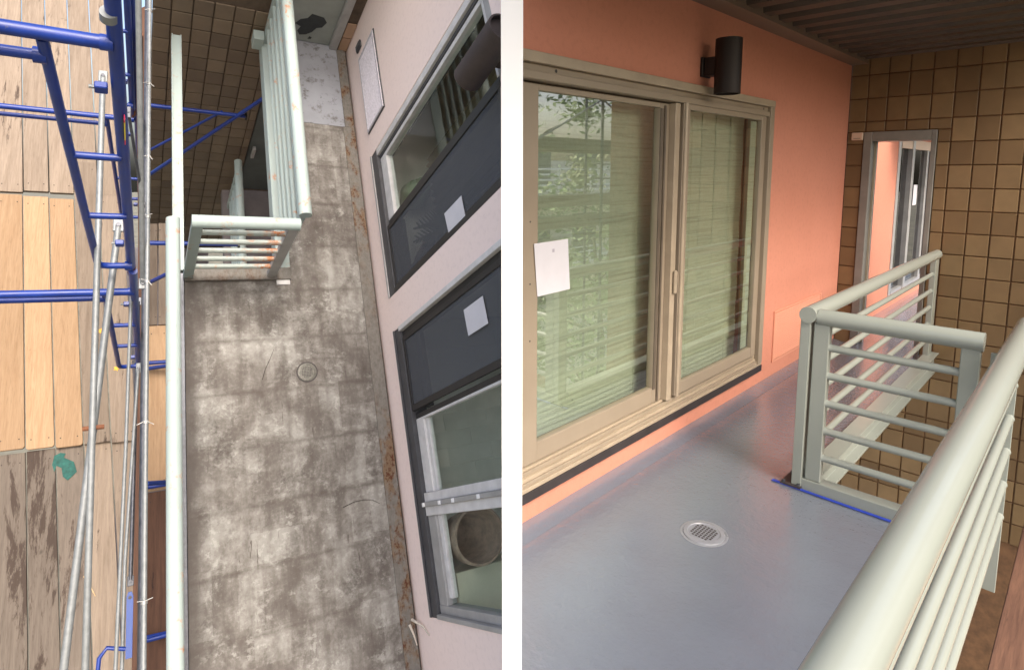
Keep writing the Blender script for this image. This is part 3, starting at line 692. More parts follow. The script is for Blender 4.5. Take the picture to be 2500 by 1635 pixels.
def leaf_tree(name, label, place, base, h, rad, n, m, seed):
    rnd = random.Random(seed)
    t = thing(name, label, 'tree', place, base, 'courtyard trees')
    bx, by, bz = base; tr = MB()
    tr.path([(bx, by, bz), (bx+0.1, by, bz+h*0.3), (bx-0.1, by+0.15, bz+h*0.6), (bx+0.1, by, bz+h*0.9)], 0.16, 9, r2=0.04)
    ends = []
    for k in range(14):
        a = rnd.uniform(0, 6.28); z0 = bz+h*rnd.uniform(0.35, 0.8); l = rad*rnd.uniform(0.5, 1.0)
        e = (bx+l*math.cos(a), by+l*math.sin(a), z0+rnd.uniform(0.2, 1.2)); ends.append(e)
        tr.path([(bx, by, z0), ((bx+e[0])/2, (by+e[1])/2, (z0+e[2])/2+0.2), e], 0.05, 6, r2=0.012)
    part(t, 'trunk', tr, M['bark'])
    lm = MB()
    for k in range(n):
        e = rnd.choice(ends); r = abs(rnd.gauss(0, 0.55))
        d = Vector((rnd.gauss(0,1), rnd.gauss(0,1), rnd.gauss(0,0.8))).normalized()*r
        p = Vector(e)*rnd.uniform(0.92, 1.0) + Vector((bx, by, e[2]))*0 + d
        p = Vector(e) + d
        a1 = Vector((rnd.gauss(0,1), rnd.gauss(0,1), rnd.gauss(0,1))).normalized(); a2 = a1.orthogonal().normalized()
        s = rnd.uniform(0.05, 0.11)
        lm.quad(p-a1*s, p+a2*s*0.45, p+a1*s, p-a2*s*0.45)
    part(t, 'crown', lm, m)
    return t
leaf_tree('leafy_tree', 'feathery green tree in the courtyard, mirrored at the left edge of the sliding window', R, (5.2, 9.6, -8), 14.0, 2.2, 6500, M['leaf'], 3)
leaf_tree('leafy_tree', 'olive green tree in the courtyard, mirrored near the meeting stile of the sliding window', R, (5.5, 15.6, -8), 13.0, 2.4, 6500, M['leaf2'], 4)
leaf_tree('leafy_tree', 'low bushy tree in the courtyard, mirrored behind the paper notice', R, (4.6, 12.0, -8), 9.2, 2.4, 6000, M['leaf'], 5)

# ================================================================== the worn balcony
L = LEFT
LX = 1.85
struct('balcony_floor', L, MB().box(0.285, 1.715, -3.0, 1.90, -0.16, 0.0), M['conc'])
struct('balcony_floor', L, MB().box(1.10, 1.715, 1.9005, 3.54, -0.16, 0.0), M['conc'])
struct('balcony_floor', L, MB().box(1.10, 1.735, 3.5405, 4.60, -0.16, 0.004), M['primer'])
struct('floor_edge_angle', L, MB().ext([(1.7155, -0.16), (1.826, -0.16), (1.826, 0.016), (1.7155, 0.008)], 'y', -3.0, 3.54), M['angle'])
struct('floor_edge_angle', L, MB().box(1.7355, 1.826, 3.5405, 4.6, -0.16, 0.014), M['angle'])
struct('gap_shade_fill', L, MB().box(1.8262, 1.8495, -3.0, 4.6, -0.16, -0.03), M['strip'])  # black fill puts the shade of the gap into its colour
pk = single('stucco_wall', 'pale pink stucco wall with two dark-screened windows beside the stained floor', 'wall', L,
            wall_mesh(LX, 2.05, -3.0, 4.6, -0.16, 3.4, [(1.603, 3.02, 0.31, 2.70), (-0.876, 1.306, 0.31, 2.60)]), M['pink'], (LX, 1, -0.16))
# inside rooms
struct('room_floor', L, MB().box(2.051, 5.0, -3.0, 4.6, 0.15, 0.20), M['room_l'])
struct('room_wall', L, MB().box(5.0, 5.1, -3.0, 4.6, 0.15, 3.4).box(2.051, 4.999, 1.42, 1.47, 0.201, 3.4).box(2.051, 4.999, 4.55, 4.6, 0.201, 3.4).box(2.051, 4.999, -3.0, -2.95, 0.201, 3.4), M['room_l'])
struct('room_ceiling', L, MB().box(1.9, 5.1, -3.0, 4.6, 3.41, 3.5), M['room_l'])
rf = single('tiled_room_floor', 'grey-green floor tiles seen through the lower window panes', 'floor', L, MB().box(2.06, 4.2, -2.9, 1.40, 0.201, 0.2165), M['room_l'], (2.06, -0.7, 0.2))
tm = {}
tm['ft'] = mesh('tile', MB().box(-0.2035, 0.2035, -0.0695, 0.0695, 0, 0.0135), M['room_tile'], bevel=0.002)
for j in range(19):
    for i in range(4):
        x0 = 2.27 + i*0.412 + (0.13 if j % 2 else -0.05); y0 = -1.35 + j*0.1425
        child_data(rf, 'tile', tm['ft'], (x0+0.03, y0, 0.2055))

# window A (farther)
wa = thing('window', 'farther window in the pink wall, grey frame and dark screened lower half', 'window', L, (LX, 2.3, 0.31))
def fr(par, name, y0, y1, z0, z1, x0, x1, m, bv=0.003): return part(par, name, MB().box(x0, x1, y0, y1, z0, z1), m, bevel=bv)
Z2 = 2.70
fr(wa, 'sill', 1.604, 3.019, 0.311, 0.455, 1.852, 1.99, M['dark_frame'])
fr(wa, 'sill_lip', 1.604, 3.019, 0.311, 0.335, 1.838, 1.8515, M['alu_grey'])
fr(wa, 'jamb', 2.955, 3.019, 0.4555, Z2-0.07, 1.853, 1.99, M['alu_white'])
fr(wa, 'jamb', 2.925, 2.9545, 0.4555, Z2-0.07, 1.875, 1.99, M['dark_frame'])
fr(wa, 'jamb', 1.604, 1.645, 0.4555, Z2-0.07, 1.845, 1.99, M['black_frame'])
fr(wa, 'head', 1.604, 3.019, Z2-0.069, Z2-0.001, 1.853, 1.99, M['alu_grey'])
fx = fr(wa, 'fixed_sash', 2.885, 2.9245, 0.456, 2.62, 1.885, 1.95, M['alu_white'])
fr(fx, 'bottom_rail', 2.29, 2.8845, 0.456, 0.60, 1.885, 1.95, M['alu_white'])
fr(fx, 'stile', 2.235, 2.2895, 0.456, 2.62, 1.885, 1.95, M['black_frame'])
fr(fx, 'top_rail', 2.29, 2.8845, 2.56, 2.62, 1.885, 1.95, M['alu_white'])
part(fx, 'pane', MB().box(1.915, 1.92, 2.285, 2.89, 0.595, 2.565), M['glass_l'])
sc1 = fr(wa, 'screen_sash', 2.19, 2.234, 0.456, 2.62, 1.86, 1.884, M['black_frame'])
fr(sc1, 'stile', 1.6455, 1.675, 0.456, 2.62, 1.86, 1.884, M['black_frame'])
fr(sc1, 'bottom_rail', 1.6755, 2.1895, 0.456, 0.50, 1.86, 1.884, M['black_frame'])
fr(sc1, 'top_rail', 1.6755, 2.1895, 2.575, 2.62, 1.86, 1.884, M['black_frame'])
part(sc1, 'screen', MB().box(1.870, 1.873, 1.675, 2.19, 0.50, 2.576), M['screen'])
fr(sc1, 'inner_track', 1.6455, 2.234, 0.456, 0.62, 1.93, 1.97, M['dark_frame'])
fr(sc1, 'inner_track', 1.72, 1.77, 0.621, 2.6, 1.93, 1.97, M['dark_frame'])
# window B (nearer)
wb = thing('window', 'nearer window in the pink wall with three panes and a chalky white mullion', 'window', L, (LX, 0.2, 0.31))
fr(wb, 'sill', -0.875, 1.305, 0.311, 0.455, 1.852, 1.99, M['dark_frame'])
fr(wb, 'sill_lip', -0.875, 1.305, 0.311, 0.335, 1.838, 1.8515, M['dark_frame'])
fr(wb, 'casing', 1.2655, 1.305, 0.4555, 2.53, 1.835, 1.99, M['alu_white'])
fr(wb, 'jamb', 1.215, 1.265, 0.4555, 2.53, 1.872, 1.99, M['black_frame'])
fr(wb, 'head', -0.875, 1.305, 2.531, 2.599, 1.853, 1.99, M['alu_grey'])
sc2 = fr(wb, 'screen_sash', 0.60, 0.65, 0.456, 2.52, 1.86, 1.884, M['black_frame'])
fr(sc2, 'stile', 1.175, 1.2145, 0.456, 2.52, 1.86, 1.884, M['black_frame'])
fr(sc2, 'bottom_rail', 0.6505, 1.1745, 0.456, 0.50, 1.86, 1.884, M['black_frame'])
part(sc2, 'screen', MB().box(1.870, 1.873, 0.65, 1.176, 0.50, 2.52), M['screen'])
fr(sc2, 'inner_track', 0.60, 1.2145, 0.56, 0.66, 1.93, 1.97, M['dark_frame'])
s1 = fr(wb, 'sliding_sash', 0.535, 0.573, 0.456, 2.52, 1.885, 1.95, M['black_frame'])
fr(s1, 'stile', 0.515, 0.5345, 0.60, 2.52, 1.885, 1.93, M['alu_white'])
fr(s1, 'bottom_rail', -0.02, 0.5345, 0.456, 0.60, 1.885, 1.95, M['alu_white'])
fr(s1, 'bead', -0.02, 0.5145, 0.6005, 0.655, 1.90, 1.94, M['alu_white'])
part(s1, 'pane', MB().box(1.915, 1.92, -0.02, 0.52, 0.598, 2.52), M['glass_l'])
mu = fr(wb, 'mullion', -0.085, -0.021, 0.456, 2.53, 1.865, 1.97, M['alu_white'])
fr(mu, 'cover_strip', -0.118, -0.0855, 0.44, 2.53, 1.842, 1.97, M['alu_grey'])
fr(mu, 'cover_strip', -0.185, -0.1185, 0.456, 2.53, 1.862, 1.97, M['alu_white'])
for z in (0.47, 0.78, 1.02, 1.42):
    part(mu, 'clip', MB().box(1.832, 1.8419, -0.116, -0.088, z, z+0.035), M['white'], bevel=0.002)
s3 = fr(wb, 'fixed_sash', -0.79, -0.1855, 0.456, 0.60, 1.875, 1.95, M['alu_grey'])
fr(s3, 'bead', -0.745, -0.19, 0.6005, 0.66, 1.895, 1.94, M['alu_white'])
fr(s3, 'stile', -0.845, -0.7905, 0.456, 2.53, 1.872, 1.97, M['alu_grey'])
part(s3, 'pane', MB().box(1.915, 1.92, -0.79, -0.19, 0.598, 2.53), M['glass_l'])
fr(wb, 'casing', -0.875, -0.8455, 0.4555, 2.53, 1.838, 1.99, M['alu_grey'])

def notice(label, pts, x):
    t = thing('paper_notice', label, 'notice', L, (x, pts[0][0], pts[0][1]))
    v = [(x, y, z) for y, z in pts] + [(x+0.002, y, z) for y, z in pts]
    part(t, 'sheet', MB().add(v, [(0,1,2,3),(7,6,5,4),(0,4,5,1),(1,5,6,2),(2,6,7,3),(3,7,4,0)]), M['paper'])
    return t
notice('white paper notice on the dark screen of the farther window', [(1.811, 1.596), (1.808, 1.889), (1.651, 1.892), (1.655, 1.61)], 1.857)
notice('white paper notice on the dark screen of the nearer window', [(1.071, 1.637), (1.072, 1.928), (0.888, 1.933), (0.889, 1.641)], 1.857)

# things inside the room
bw = thing('clay_bowl', 'large mottled clay bowl behind the last pane of the nearer window', 'bowl', L, (2.145, -0.385, 0.22))
part(bw, 'bowl', MB().lathe([(0.0, 0.22), (0.10, 0.22), (0.155, 0.36), (0.195, 0.60), (0.205, 0.73), (0.188, 0.735), (0.175, 0.62), (0.135, 0.42), (0.08, 0.32), (0.0, 0.32)], (2.145, -0.385, 0), 36), M['terracotta'], smooth=True)
cb = single('storage_box', 'plain cream box in the room under the clay bowl pane', 'box', L, MB().box(1.97, 2.6, -1.4, -0.602, 0.22, 0.60), M['cream'], (2.4, -1.0, 0.22), bevel=0.006)
pl = thing('palm_plant', 'dark indoor palm showing through the screen of the farther window', 'plant', L, (2.55, 1.95, 0.22))
part(pl, 'pot', MB().lathe([(0.0, 0.22), (0.14, 0.22), (0.19, 0.55), (0.17, 0.55), (0.0, 0.50)], (2.30, 1.95, 0), 20), M['terracotta'], smooth=True)
rnd = random.Random(11)
for k in range(13):
    a = rnd.uniform(0, 6.28); fm = MB(); lng = rnd.uniform(0.28, 0.42); h0 = 1.0
    pts = [(2.30, 1.95, 0.5)] + [(2.30+lng*s*math.cos(a), 1.95+lng*s*math.sin(a), h0+0.55*s-0.75*s*s) for s in (0.05, 0.3, 0.55, 0.8, 1.0)]
    fm.path(pts, 0.008, 5)
    for s in [0.15+0.055*q for q in range(15)]:
        c0 = Vector((2.30+lng*s*math.cos(a), 1.95+lng*s*math.sin(a), h0+0.55*s-0.75*s*s))
        for sg in (-1, 1):
            d = Vector((math.cos(a+sg*0.8), math.sin(a+sg*0.8), -0.35)).normalized(); ll = 0.26*(1.15-s)
            wv = Vector((-math.sin(a), math.cos(a), 0))*0.012
            fm.add([c0-wv, c0+wv, c0+d*ll*0.6+wv*0.9, c0+d*ll, c0+d*ll*0.6-wv*0.9], [(0,1,2,3,4)])
    part(pl, 'frond', fm, M['palm'])
ct = thing('curtain', 'olive curtain hanging in folds inside the farther window', 'curtain', L, (2.25, 2.75, 0.3))
cm = MB(); N = 60
for i in range(N+1):
    y = 2.32+0.7*i/N; x = 2.42+0.035*math.sin(i*0.9)
    cm.v += [(x, y, 0.35), (x, y, 3.3)]
for i in range(N): cm.f.append((2*i, 2*i+2, 2*i+3, 2*i+1))
part(ct, 'cloth', cm, M['curtain'], smooth=True)
gb = single('glass_jar', 'greenish jar on the floor behind the farther window pane', 'jar', L, MB().lathe([(0.0, 0.22), (0.10, 0.22), (0.14, 0.34), (0.11, 0.48), (0.06, 0.54), (0.07, 0.58), (0.0, 0.56)], (2.22, 2.62, 0), 22), plain('sage_ceramic', (0.22, 0.30, 0.20), 0.3), (2.22, 2.62, 0.22), smooth=True)

# vent, small box, lamp on the pink wall
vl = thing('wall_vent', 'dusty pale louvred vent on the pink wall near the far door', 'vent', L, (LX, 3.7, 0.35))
part(vl, 'shadow_line', wall_mesh(1.84, 1.8497, 3.252, 4.127, 0.343, 0.822, [(3.27, 4.11, 0.36, 0.803)]), M['dark_frame'])  # dark ring added as a painted shadow line around the vent
part(vl, 'frame', wall_mesh(1.832, 1.849, 3.264, 4.115, 0.355, 0.808, [(3.285, 4.095, 0.375, 0.788)]), M['louvre_l'])
for k in range(26):
    z = 0.378+k*0.0157
    part(vl, 'louvre', MB().ext([(1.848, z+0.009), (1.836, z), (1.834, z+0.003), (1.845, z+0.012)], 'y', 3.286, 4.094), M['louvre_l'])
ob = thing('outlet_box', 'small dark outlet box low on the pink wall by the vent', 'box', L, (LX, 4.25, 0.32))
part(ob, 'cover', MB().box(1.83, 1.849, 4.21, 4.29, 0.33, 0.46), M['dark_frame'], bevel=0.004)
part(ob, 'flap', MB().box(1.823, 1.8298, 4.22, 4.28, 0.34, 0.45), M['dark_frame'], bevel=0.003)
wall_lamp(L, (1.69, 2.27), 2.53, 3.0, 0.092, LX, 'weathered brown cylinder lamp on the pink wall above the farther window', M['lampbrown'], -1)

# end wall with tiles, doors
ew = single('tiled_wall', 'dark umber tiled wall at the back of the stair shaft', 'wall', L,
            wall_mesh(4.515, 4.7, 0.05, 2.06, -5.6, 3.0, [(1.08, 1.685, 0.0, 2.1), (1.15, 2.0, -3.31, -1.15)], axis='y'), M['grout_l'], (0.8, 4.515, -3.3))
xs_ = [0.05] + [0.025 + 0.1735*k for k in range(1, 12)]
nt_ = 0
for i in range(len(xs_)-1):
    for j in range(27):
        z1 = 0.34-j*0.205; z0 = z1-0.205; x0, x1 = xs_[i], xs_[i+1]
        if x1 > 1.86: continue
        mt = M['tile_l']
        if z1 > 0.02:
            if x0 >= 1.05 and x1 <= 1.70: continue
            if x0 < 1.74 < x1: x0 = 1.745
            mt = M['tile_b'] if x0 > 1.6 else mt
        if z1 < -1.0 and x1 > 1.15:
            if x0 > 1.1: continue
            x1 = 1.145
        put_tile(ew, 'tile', mt, x0, x1, 4.515, z0, z1)
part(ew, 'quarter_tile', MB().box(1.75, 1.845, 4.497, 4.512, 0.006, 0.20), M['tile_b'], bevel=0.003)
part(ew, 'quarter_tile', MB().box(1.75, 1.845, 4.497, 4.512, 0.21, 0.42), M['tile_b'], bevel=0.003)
ud = thing('flush_door', 'grey flush door with a dark peeled patch at the end of the worn walkway', 'door', L, (1.4, 4.5, 0))
part(ud, 'leaf', MB().box(1.085, 1.66, 4.53, 4.57, 0.012, 2.09), M['door_l'], bevel=0.003)
part(ud, 'jamb', MB().box(1.661, 1.738, 4.485, 4.6, 0.006, 2.12), M['alu_grey'], bevel=0.003)
pp = [(1.34, 0.10), (1.40, 0.12), (1.45, 0.17), (1.48, 0.24), (1.53, 0.26), (1.56, 0.34), (1.52, 0.40), (1.40, 0.42), (1.37, 0.35), (1.31, 0.32), (1.27, 0.25), (1.33, 0.22), (1.31, 0.15)]
part(ud, 'peeled_patch', MB().ext(pp, 'y', 4.5265, 4.5295), M['peel'])
part(ud, 'peeled_spot', MB().ext([(1.43, 0.06), (1.46, 0.065), (1.465, 0.09), (1.44, 0.10)], 'y', 4.5265, 4.5295), M['peel'])
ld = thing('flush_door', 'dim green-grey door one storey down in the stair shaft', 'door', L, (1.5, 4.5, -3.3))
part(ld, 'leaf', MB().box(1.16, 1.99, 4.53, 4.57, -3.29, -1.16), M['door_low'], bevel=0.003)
part(ld, 'pull_handle', MB().box(1.20, 1.24, 4.48, 4.529, -2.35, -2.12), M['alu_grey'], bevel=0.004)
struct('lower_floor', L, MB().box(0.95, 2.06, -3.0, 4.514, -3.46, -3.312), M['low_floor'])
struct('lower_wall', L, MB().box(1.9, 2.06, -3.0, 4.514, -3.31, -0.17), M['pink'])
struct('shaft_floor', L, MB().box(-0.3, 0.949, -3.0, 4.514, -5.6, -5.5), M['low_floor'])

# railings of the worn balcony
ro, rr = M['rail_old'], M['rail_rust']
f2 = thing('guard_railing', 'long worn handrail along the open left edge of the stained balcony', 'railing', L, (0.165, 0, 0))
part(f2, 'top_rail', MB().tube((0.165, -3.0, 1.03), (0.165, 1.97, 1.03), 0.042, 28), ro, smooth=True)
for z in BARS: part(f2, 'bar', MB().tube((0.175, -3.0, z), (0.175, 1.95, z), 0.016, 12), ro, smooth=True)
part(f2, 'post', MB().box(0.16, 0.19, 1.89, 1.95, -0.2, 1.0), ro, bevel=0.003)
e2 = thing('guard_railing', 'short rust-spotted railing at the head of the stair shaft', 'railing', L, (0.63, 1.94, 0))
part(e2, 'top_rail', MB().tube((0.275, 1.955, 1.03), (0.975, 1.955, 1.03), 0.045, 24), ro, smooth=True)
part(e2, 'post', MB().box(0.275, 0.345, 1.925, 1.975, 0.0, 1.0), M['rail_old'], bevel=0.003)
part(e2, 'post', MB().box(0.90, 0.975, 1.925, 1.975, 0.0, 1.0), M['alu_grey'], bevel=0.003)
for z in BARS: part(e2, 'bar', MB().tube((0.34, 1.95, z), (0.905, 1.95, z), 0.02, 14), rr, smooth=True)
part(e2, 'foot_plate', MB().box(0.98, 1.09, 1.86, 1.98, 0.002, 0.012), M['alu_white'], bevel=0.002)
single('edge_beam', 'stained channel beam under the short rusting railing', 'beam', L, MB().box(0.285, 1.098, 1.902, 2.01, -0.14, 0.03), M['angle'], (0.7, 1.95, -0.14), bevel=0.004)
l2_ = thing('guard_railing', 'long worn railing running back to the grey flush door', 'railing', L, (1.02, 3.2, 0))
part(l2_, 'top_rail', MB().tube((1.02, 2.03, 1.03), (1.02, 4.49, 1.03), 0.047, 28), ro, smooth=True)
for z in BARS: part(l2_, 'bar', MB().tube((1.02, 2.06, z), (1.02, 4.47, z), 0.02, 14), ro, smooth=True)
part(l2_, 'post', MB().box(1.0, 1.04, 2.05, 2.12, -0.05, 1.0), ro, bevel=0.003)
part(l2_, 'post', MB().box(1.0, 1.04, 4.40, 4.47, -0.05, 1.0), ro, bevel=0.003)
part(l2_, 'wall_bracket', MB().box(0.90, 0.995, 4.36, 4.47, -0.04, 0.12), ro, bevel=0.004)
single('edge_beam', 'pale spotted channel beam bridging the stair shaft to the tiled wall', 'beam', L,
       MB().ext([(0.205, -0.13), (0.285, -0.13), (0.285, -0.005), (0.277, -0.005), (0.277, -0.02), (0.213, -0.02), (0.213, -0.005), (0.205, -0.005)], 'y', 2.011, 4.36), M['rail_old'], (0.24, 3.2, -0.13))
single('edge_beam', 'steel edge beam under the long worn railing at the walkway side', 'beam', L, MB().box(0.985, 1.098, 2.011, 4.51, -0.14, 0.02), M['rail_old'], (1.04, 3.2, -0.14), bevel=0.004)
single('edge_beam', 'dark steel edge beam below the long left handrail', 'beam', L, MB().box(0.19, 0.284, -3.0, 1.98, -0.16, -0.004), M['galv_dark'], (0.24, 0, -0.16), bevel=0.004)
l3_ = thing('guard_railing', 'pale railing one storey down in the stair shaft', 'railing', L, (1.0, 3.5, -3.3))
part(l3_, 'top_rail', MB().tube((1.03, -3.0, -2.22), (1.03, 4.35, -2.22), 0.047, 20), ro, smooth=True)
for z in BARS: part(l3_, 'bar', MB().tube((1.03, -3.0, z-3.3), (1.03, 4.3, z-3.3), 0.02, 12), ro, smooth=True)
part(l3_, 'post', MB().box(1.01, 1.05, 4.2, 4.28, -3.31, -2.25), ro)

drain(L, (1.175, 1.09, 0.0), 'round metal drain in the stained concrete floor', plain('dull_brass_drain', (0.15, 0.145, 0.125), 0.5, 0.2, 0.35, 40), 0.066)
def twig(label, pts):
    single('twig', label, 'twig', L, MB().path(pts, 0.0026, 6, r2=0.0012), M['twig'], pts[0], smooth=True)
twig('thin dark twig lying on the stained floor between drain and window', [(1.365, -0.003, 0.005), (1.45, 0.02, 0.008), (1.53, 0.022, 0.006), (1.60, 0.009, 0.005), (1.66, -0.031, 0.005)])
twig('thin curved twig on the stained floor left of the drain', [(0.825, 1.06, 0.005), (0.85, 1.14, 0.007), (0.89, 1.22, 0.006), (0.925, 1.30, 0.005)])
for i, pts in enumerate(([(1.78, -0.93, 0.02), (1.80, -1.0, 0.03), (1.82, -1.08, 0.02)], [(1.80, -0.90, 0.03), (1.84, -0.95, 0.16), (1.845, -1.0, 0.24)])):
    single('rope_scrap', ['frayed pale rope scrap lying at the foot of the pink wall', 'frayed pale rope scrap leaning against the pink wall below the nearer window'][i], 'rope', L, MB().path(pts, 0.010, 8, r2=0.004), M['rubble'], pts[0], smooth=True)

# ------------------------------------------------------------------ scaffold beside the worn balcony
PZ = -2.3; SK = -0.068
def plank_row(label, spec, m_of):
    t = thing('plank_deck', label, 'plank deck', L, (spec[0][0], spec[0][2], PZ))
    for i, (x0, x1, y0, y1, mk, dz) in enumerate(spec):
        g = 0.005; ym = 1.1
        mb = MB()
        c = 0.016 if mk == 'wood_new' else 0.004
        def X(x, y): return x + SK*(y-ym) if x < 0.03 else x
        po = [(X(x0+g, y0), y0+c), (X(x0+g, y0)+c, y0), (X(x1-g, y0)-c, y0), (X(x1-g, y0), y0+c), (X(x1-g, y1), y1), (X(x0+g, y1), y1)]
        mb.ext(po, 'z', PZ+dz, PZ+dz+0.045)
        pk_ = part(t, 'plank', mb, M[mk], bevel=0.003)
        for yn in (y0+0.09, y1-0.09):
            for fx_ in (0.2, 0.8):
                xn = X(x0+(x1-x0)*fx_, yn)
                if -1.5 < xn and -1.2 < yn < 6.5:
                    part(pk_, 'nail', MB().tube((xn, yn, PZ+dz+0.044), (xn, yn, PZ+dz+0.0475), 0.006, 6), M['twig'])
    return t
xe = [-1.62, -1.39, -1.16, -0.935, -0.71, -0.485, -0.26, -0.035]
plank_row('weathered scaffold planks, dark stained, nearest the viewer', [(xe[i], xe[i+1], -2.6+0.02*i, 1.06+random.uniform(-0.02, 0.02), 'wood_wet' if i < 5 else 'wood_old', -0.05) for i in range(7)], None)
plank_row('fresh yellow pine scaffold planks in the middle bay', [(xe[i], xe[i+1], 1.12-0.018*i, 3.78-0.015*i, 'wood_new', 0) for i in range(5)] + [(xe[5], xe[6], 1.05, 4.2, 'wood_old', -0.002), (xe[6], xe[7], 1.03, 3.79, 'wood_old', 0.0)], None)
plank_row('weathered scaffold planks of the far bay', [(xe[i], xe[i+1], 3.80+random.uniform(0, 0.03), 8.2, ['wood_old', 'wood_new', 'wood_old', 'wood_old', 'wood_new'][i % 5] if i in (1, 3) else 'wood_old', -0.05) for i in range(7)], None)
plank_row('single line of scaffold planks between the galvanised pipe and the worn handrail', [(0.045, 0.245, -2.5, 0.50, 'wood_brown', 0), (0.045, 0.245, 0.51, 2.22, 'wood_new', 0.0), (0.045, 0.145, 2.23, 3.45, 'wood_old', 0.0), (0.145, 0.245, 2.23, 3.46, 'wood_old', 0.0)], None)
single('teal_rag', 'torn teal rag lying on the stained planks', 'rag', L,
       MB().ext([(-0.725, 0.904), (-0.712, 0.985), (-0.664, 1.006), (-0.623, 0.992), (-0.637, 0.958), (-0.555, 0.904), (-0.528, 0.808), (-0.596, 0.74), (-0.637, 0.781), (-0.65, 0.863), (-0.691, 0.89), (-0.705, 0.836)], 'z', -2.303, -2.297), M['teal'], (-0.6, 0.8, -2.3))
def leaf(label, c, s):
    pts = []
    for k in range(10):
        a = 2*math.pi*k/10; r = s*(1.0 if k % 2 == 0 else 0.55); pts.append((c[0]+r*math.cos(a), c[1]+r*math.sin(a)))
    single('fallen_leaf', label, 'leaf', L, MB().ext(pts, 'z', c[2], c[2]+0.004), M['leaf_y'], c)
leaf('yellow leaf on the planks beside the upper crossing of the pale tubes', (-0.375, 2.19, PZ+0.047), 0.034)
leaf('yellow leaf on the planks below the lower blue rungs', (-0.225, 1.78, PZ+0.047), 0.032)
leaf('yellow leaf on the planks near the top of the blue ladder bend', (-0.262, 3.33, PZ+0.047), 0.024)
single('straw', 'pale straw lying across the stained planks', 'straw', L, MB().path([(-0.44, -0.13, PZ), (-0.38, -0.24, PZ+0.004), (-0.345, -0.32, PZ+0.001)], 0.005, 5, r2=0.003), M['straw'], (-0.4, -0.2, PZ))

# blue walk-through frames
bl = M['blue']
def ladder_frame(label, y, zt, zb, xl, xr_top, xr_bot, xi_top, xi_bot, rungs, leg_top):
    t = thing('scaffold_ladder', label, 'scaffold', L, (xr_bot, y, zb))
    part(t, 'leg', MB().tube((xr_top, y, leg_top), (xr_bot, y+0.03, zb-0.12), 0.0205, 18), bl, smooth=True)
    part(t, 'leg', MB().tube((xl, y, leg_top), (xl, y, zb-0.12), 0.0205, 14), bl, smooth=True)
    part(t, 'top_bar', MB().tube((xl, y, zt), (xr_top, y, zt), 0.0205, 16), bl, smooth=True)
    part(t, 'second_bar', MB().tube((xl, y, zt-0.10), (xi_top, y, zt-0.10), 0.016, 14), bl, smooth=True)
    zc = zb+0.06
    part(t, 'inner_leg', MB().path([(xi_top, y, zt-0.02), (xi_bot, y, zc+0.06), (xi_bot+0.004, y, zc+0.025), (xi_bot+0.022, y, zc+0.006), (xi_bot+0.05, y, zc), (xr_bot, y, zc)], 0.0155, 14), bl, smooth=True)
    for z in rungs:
        f = (zt-z)/(zt-zb); xa = xi_top+(xi_bot-xi_top)*f; xb = xr_top+(xr_bot-xr_top)*f
        part(t, 'rung', MB().tube((xa, y, z), (xb, y, z), 0.0135, 14), bl, smooth=True)
    for z in (zt-0.22, zb+0.35):
        f = (zt-z)/(zt-zb); xb = xr_top+(xr_bot-xr_top)*f
        lk = part(t, 'lock_stud', MB().box(xb-0.055, xb-0.020, y-0.012, y+0.012, z-0.018, z+0.018), bl, bevel=0.003)
        part(lk, 'pin', MB().tube((xb-0.07, y, z), (xb-0.0555, y, z), 0.006, 8), M['galv'])
    for z, xx in ((zt, xr_top), (zt-0.10, xi_top), (zb+0.06, xr_bot)):
        part(t, 'weld_collar', MB().tube((xx-0.028, y, z), (xx+0.004, y, z), 0.0235, 14), M['blue'], smooth=True)
    part(t, 'rust_band', MB().tube((xr_bot, y+0.03, zb-0.10), (xr_bot, y+0.03, zb-0.02), 0.0212, 14), M['rusty'], smooth=True)
    return t
f1 = ladder_frame('blue ladder frame of the scaffold closest to the viewer', 1.35, 3.50, 1.70, -1.35, -0.084, -0.052, -0.245, -0.195, (2.85, 2.345), 4.3)
part(f1, 'coupling_collar', MB().tube((-0.0865, 1.3505, 3.60), (-0.0861, 1.3505, 3.63), 0.0225, 18), M['galv'], smooth=True)
part(f1, 'sticker', MB().box(-0.060, -0.0565, 1.325, 1.345, 3.02, 3.13), M['sticker_y'])
part(f1, 'sticker', MB().box(-0.060, -0.0567, 1.325, 1.345, 3.131, 3.15), M['sticker_r'])
part(f1, 'sticker', MB().box(-0.060, -0.0567, 1.325, 1.345, 2.99, 3.019), M['sticker_r'])
f2_ = ladder_frame('blue ladder frame stacked below the closest one', 1.36, 1.33, -0.52, -1.35, -0.045, -0.02, -0.182, -0.155, (0.68, 0.17), 1.66)
f3_ = ladder_frame('blue ladder frame of the farther scaffold bay', 3.10, 0.42, -1.42, -1.6, -0.075, -0.02, -0.25, -0.19, (-0.55, -0.95), 1.9)
f4_ = ladder_frame('blue ladder frame at the top of the picture, far bay upper tier', 3.05, 2.25, 0.62, -1.6, -0.11, -0.08, -0.20, -0.18, (1.05, 1.5), 2.6)

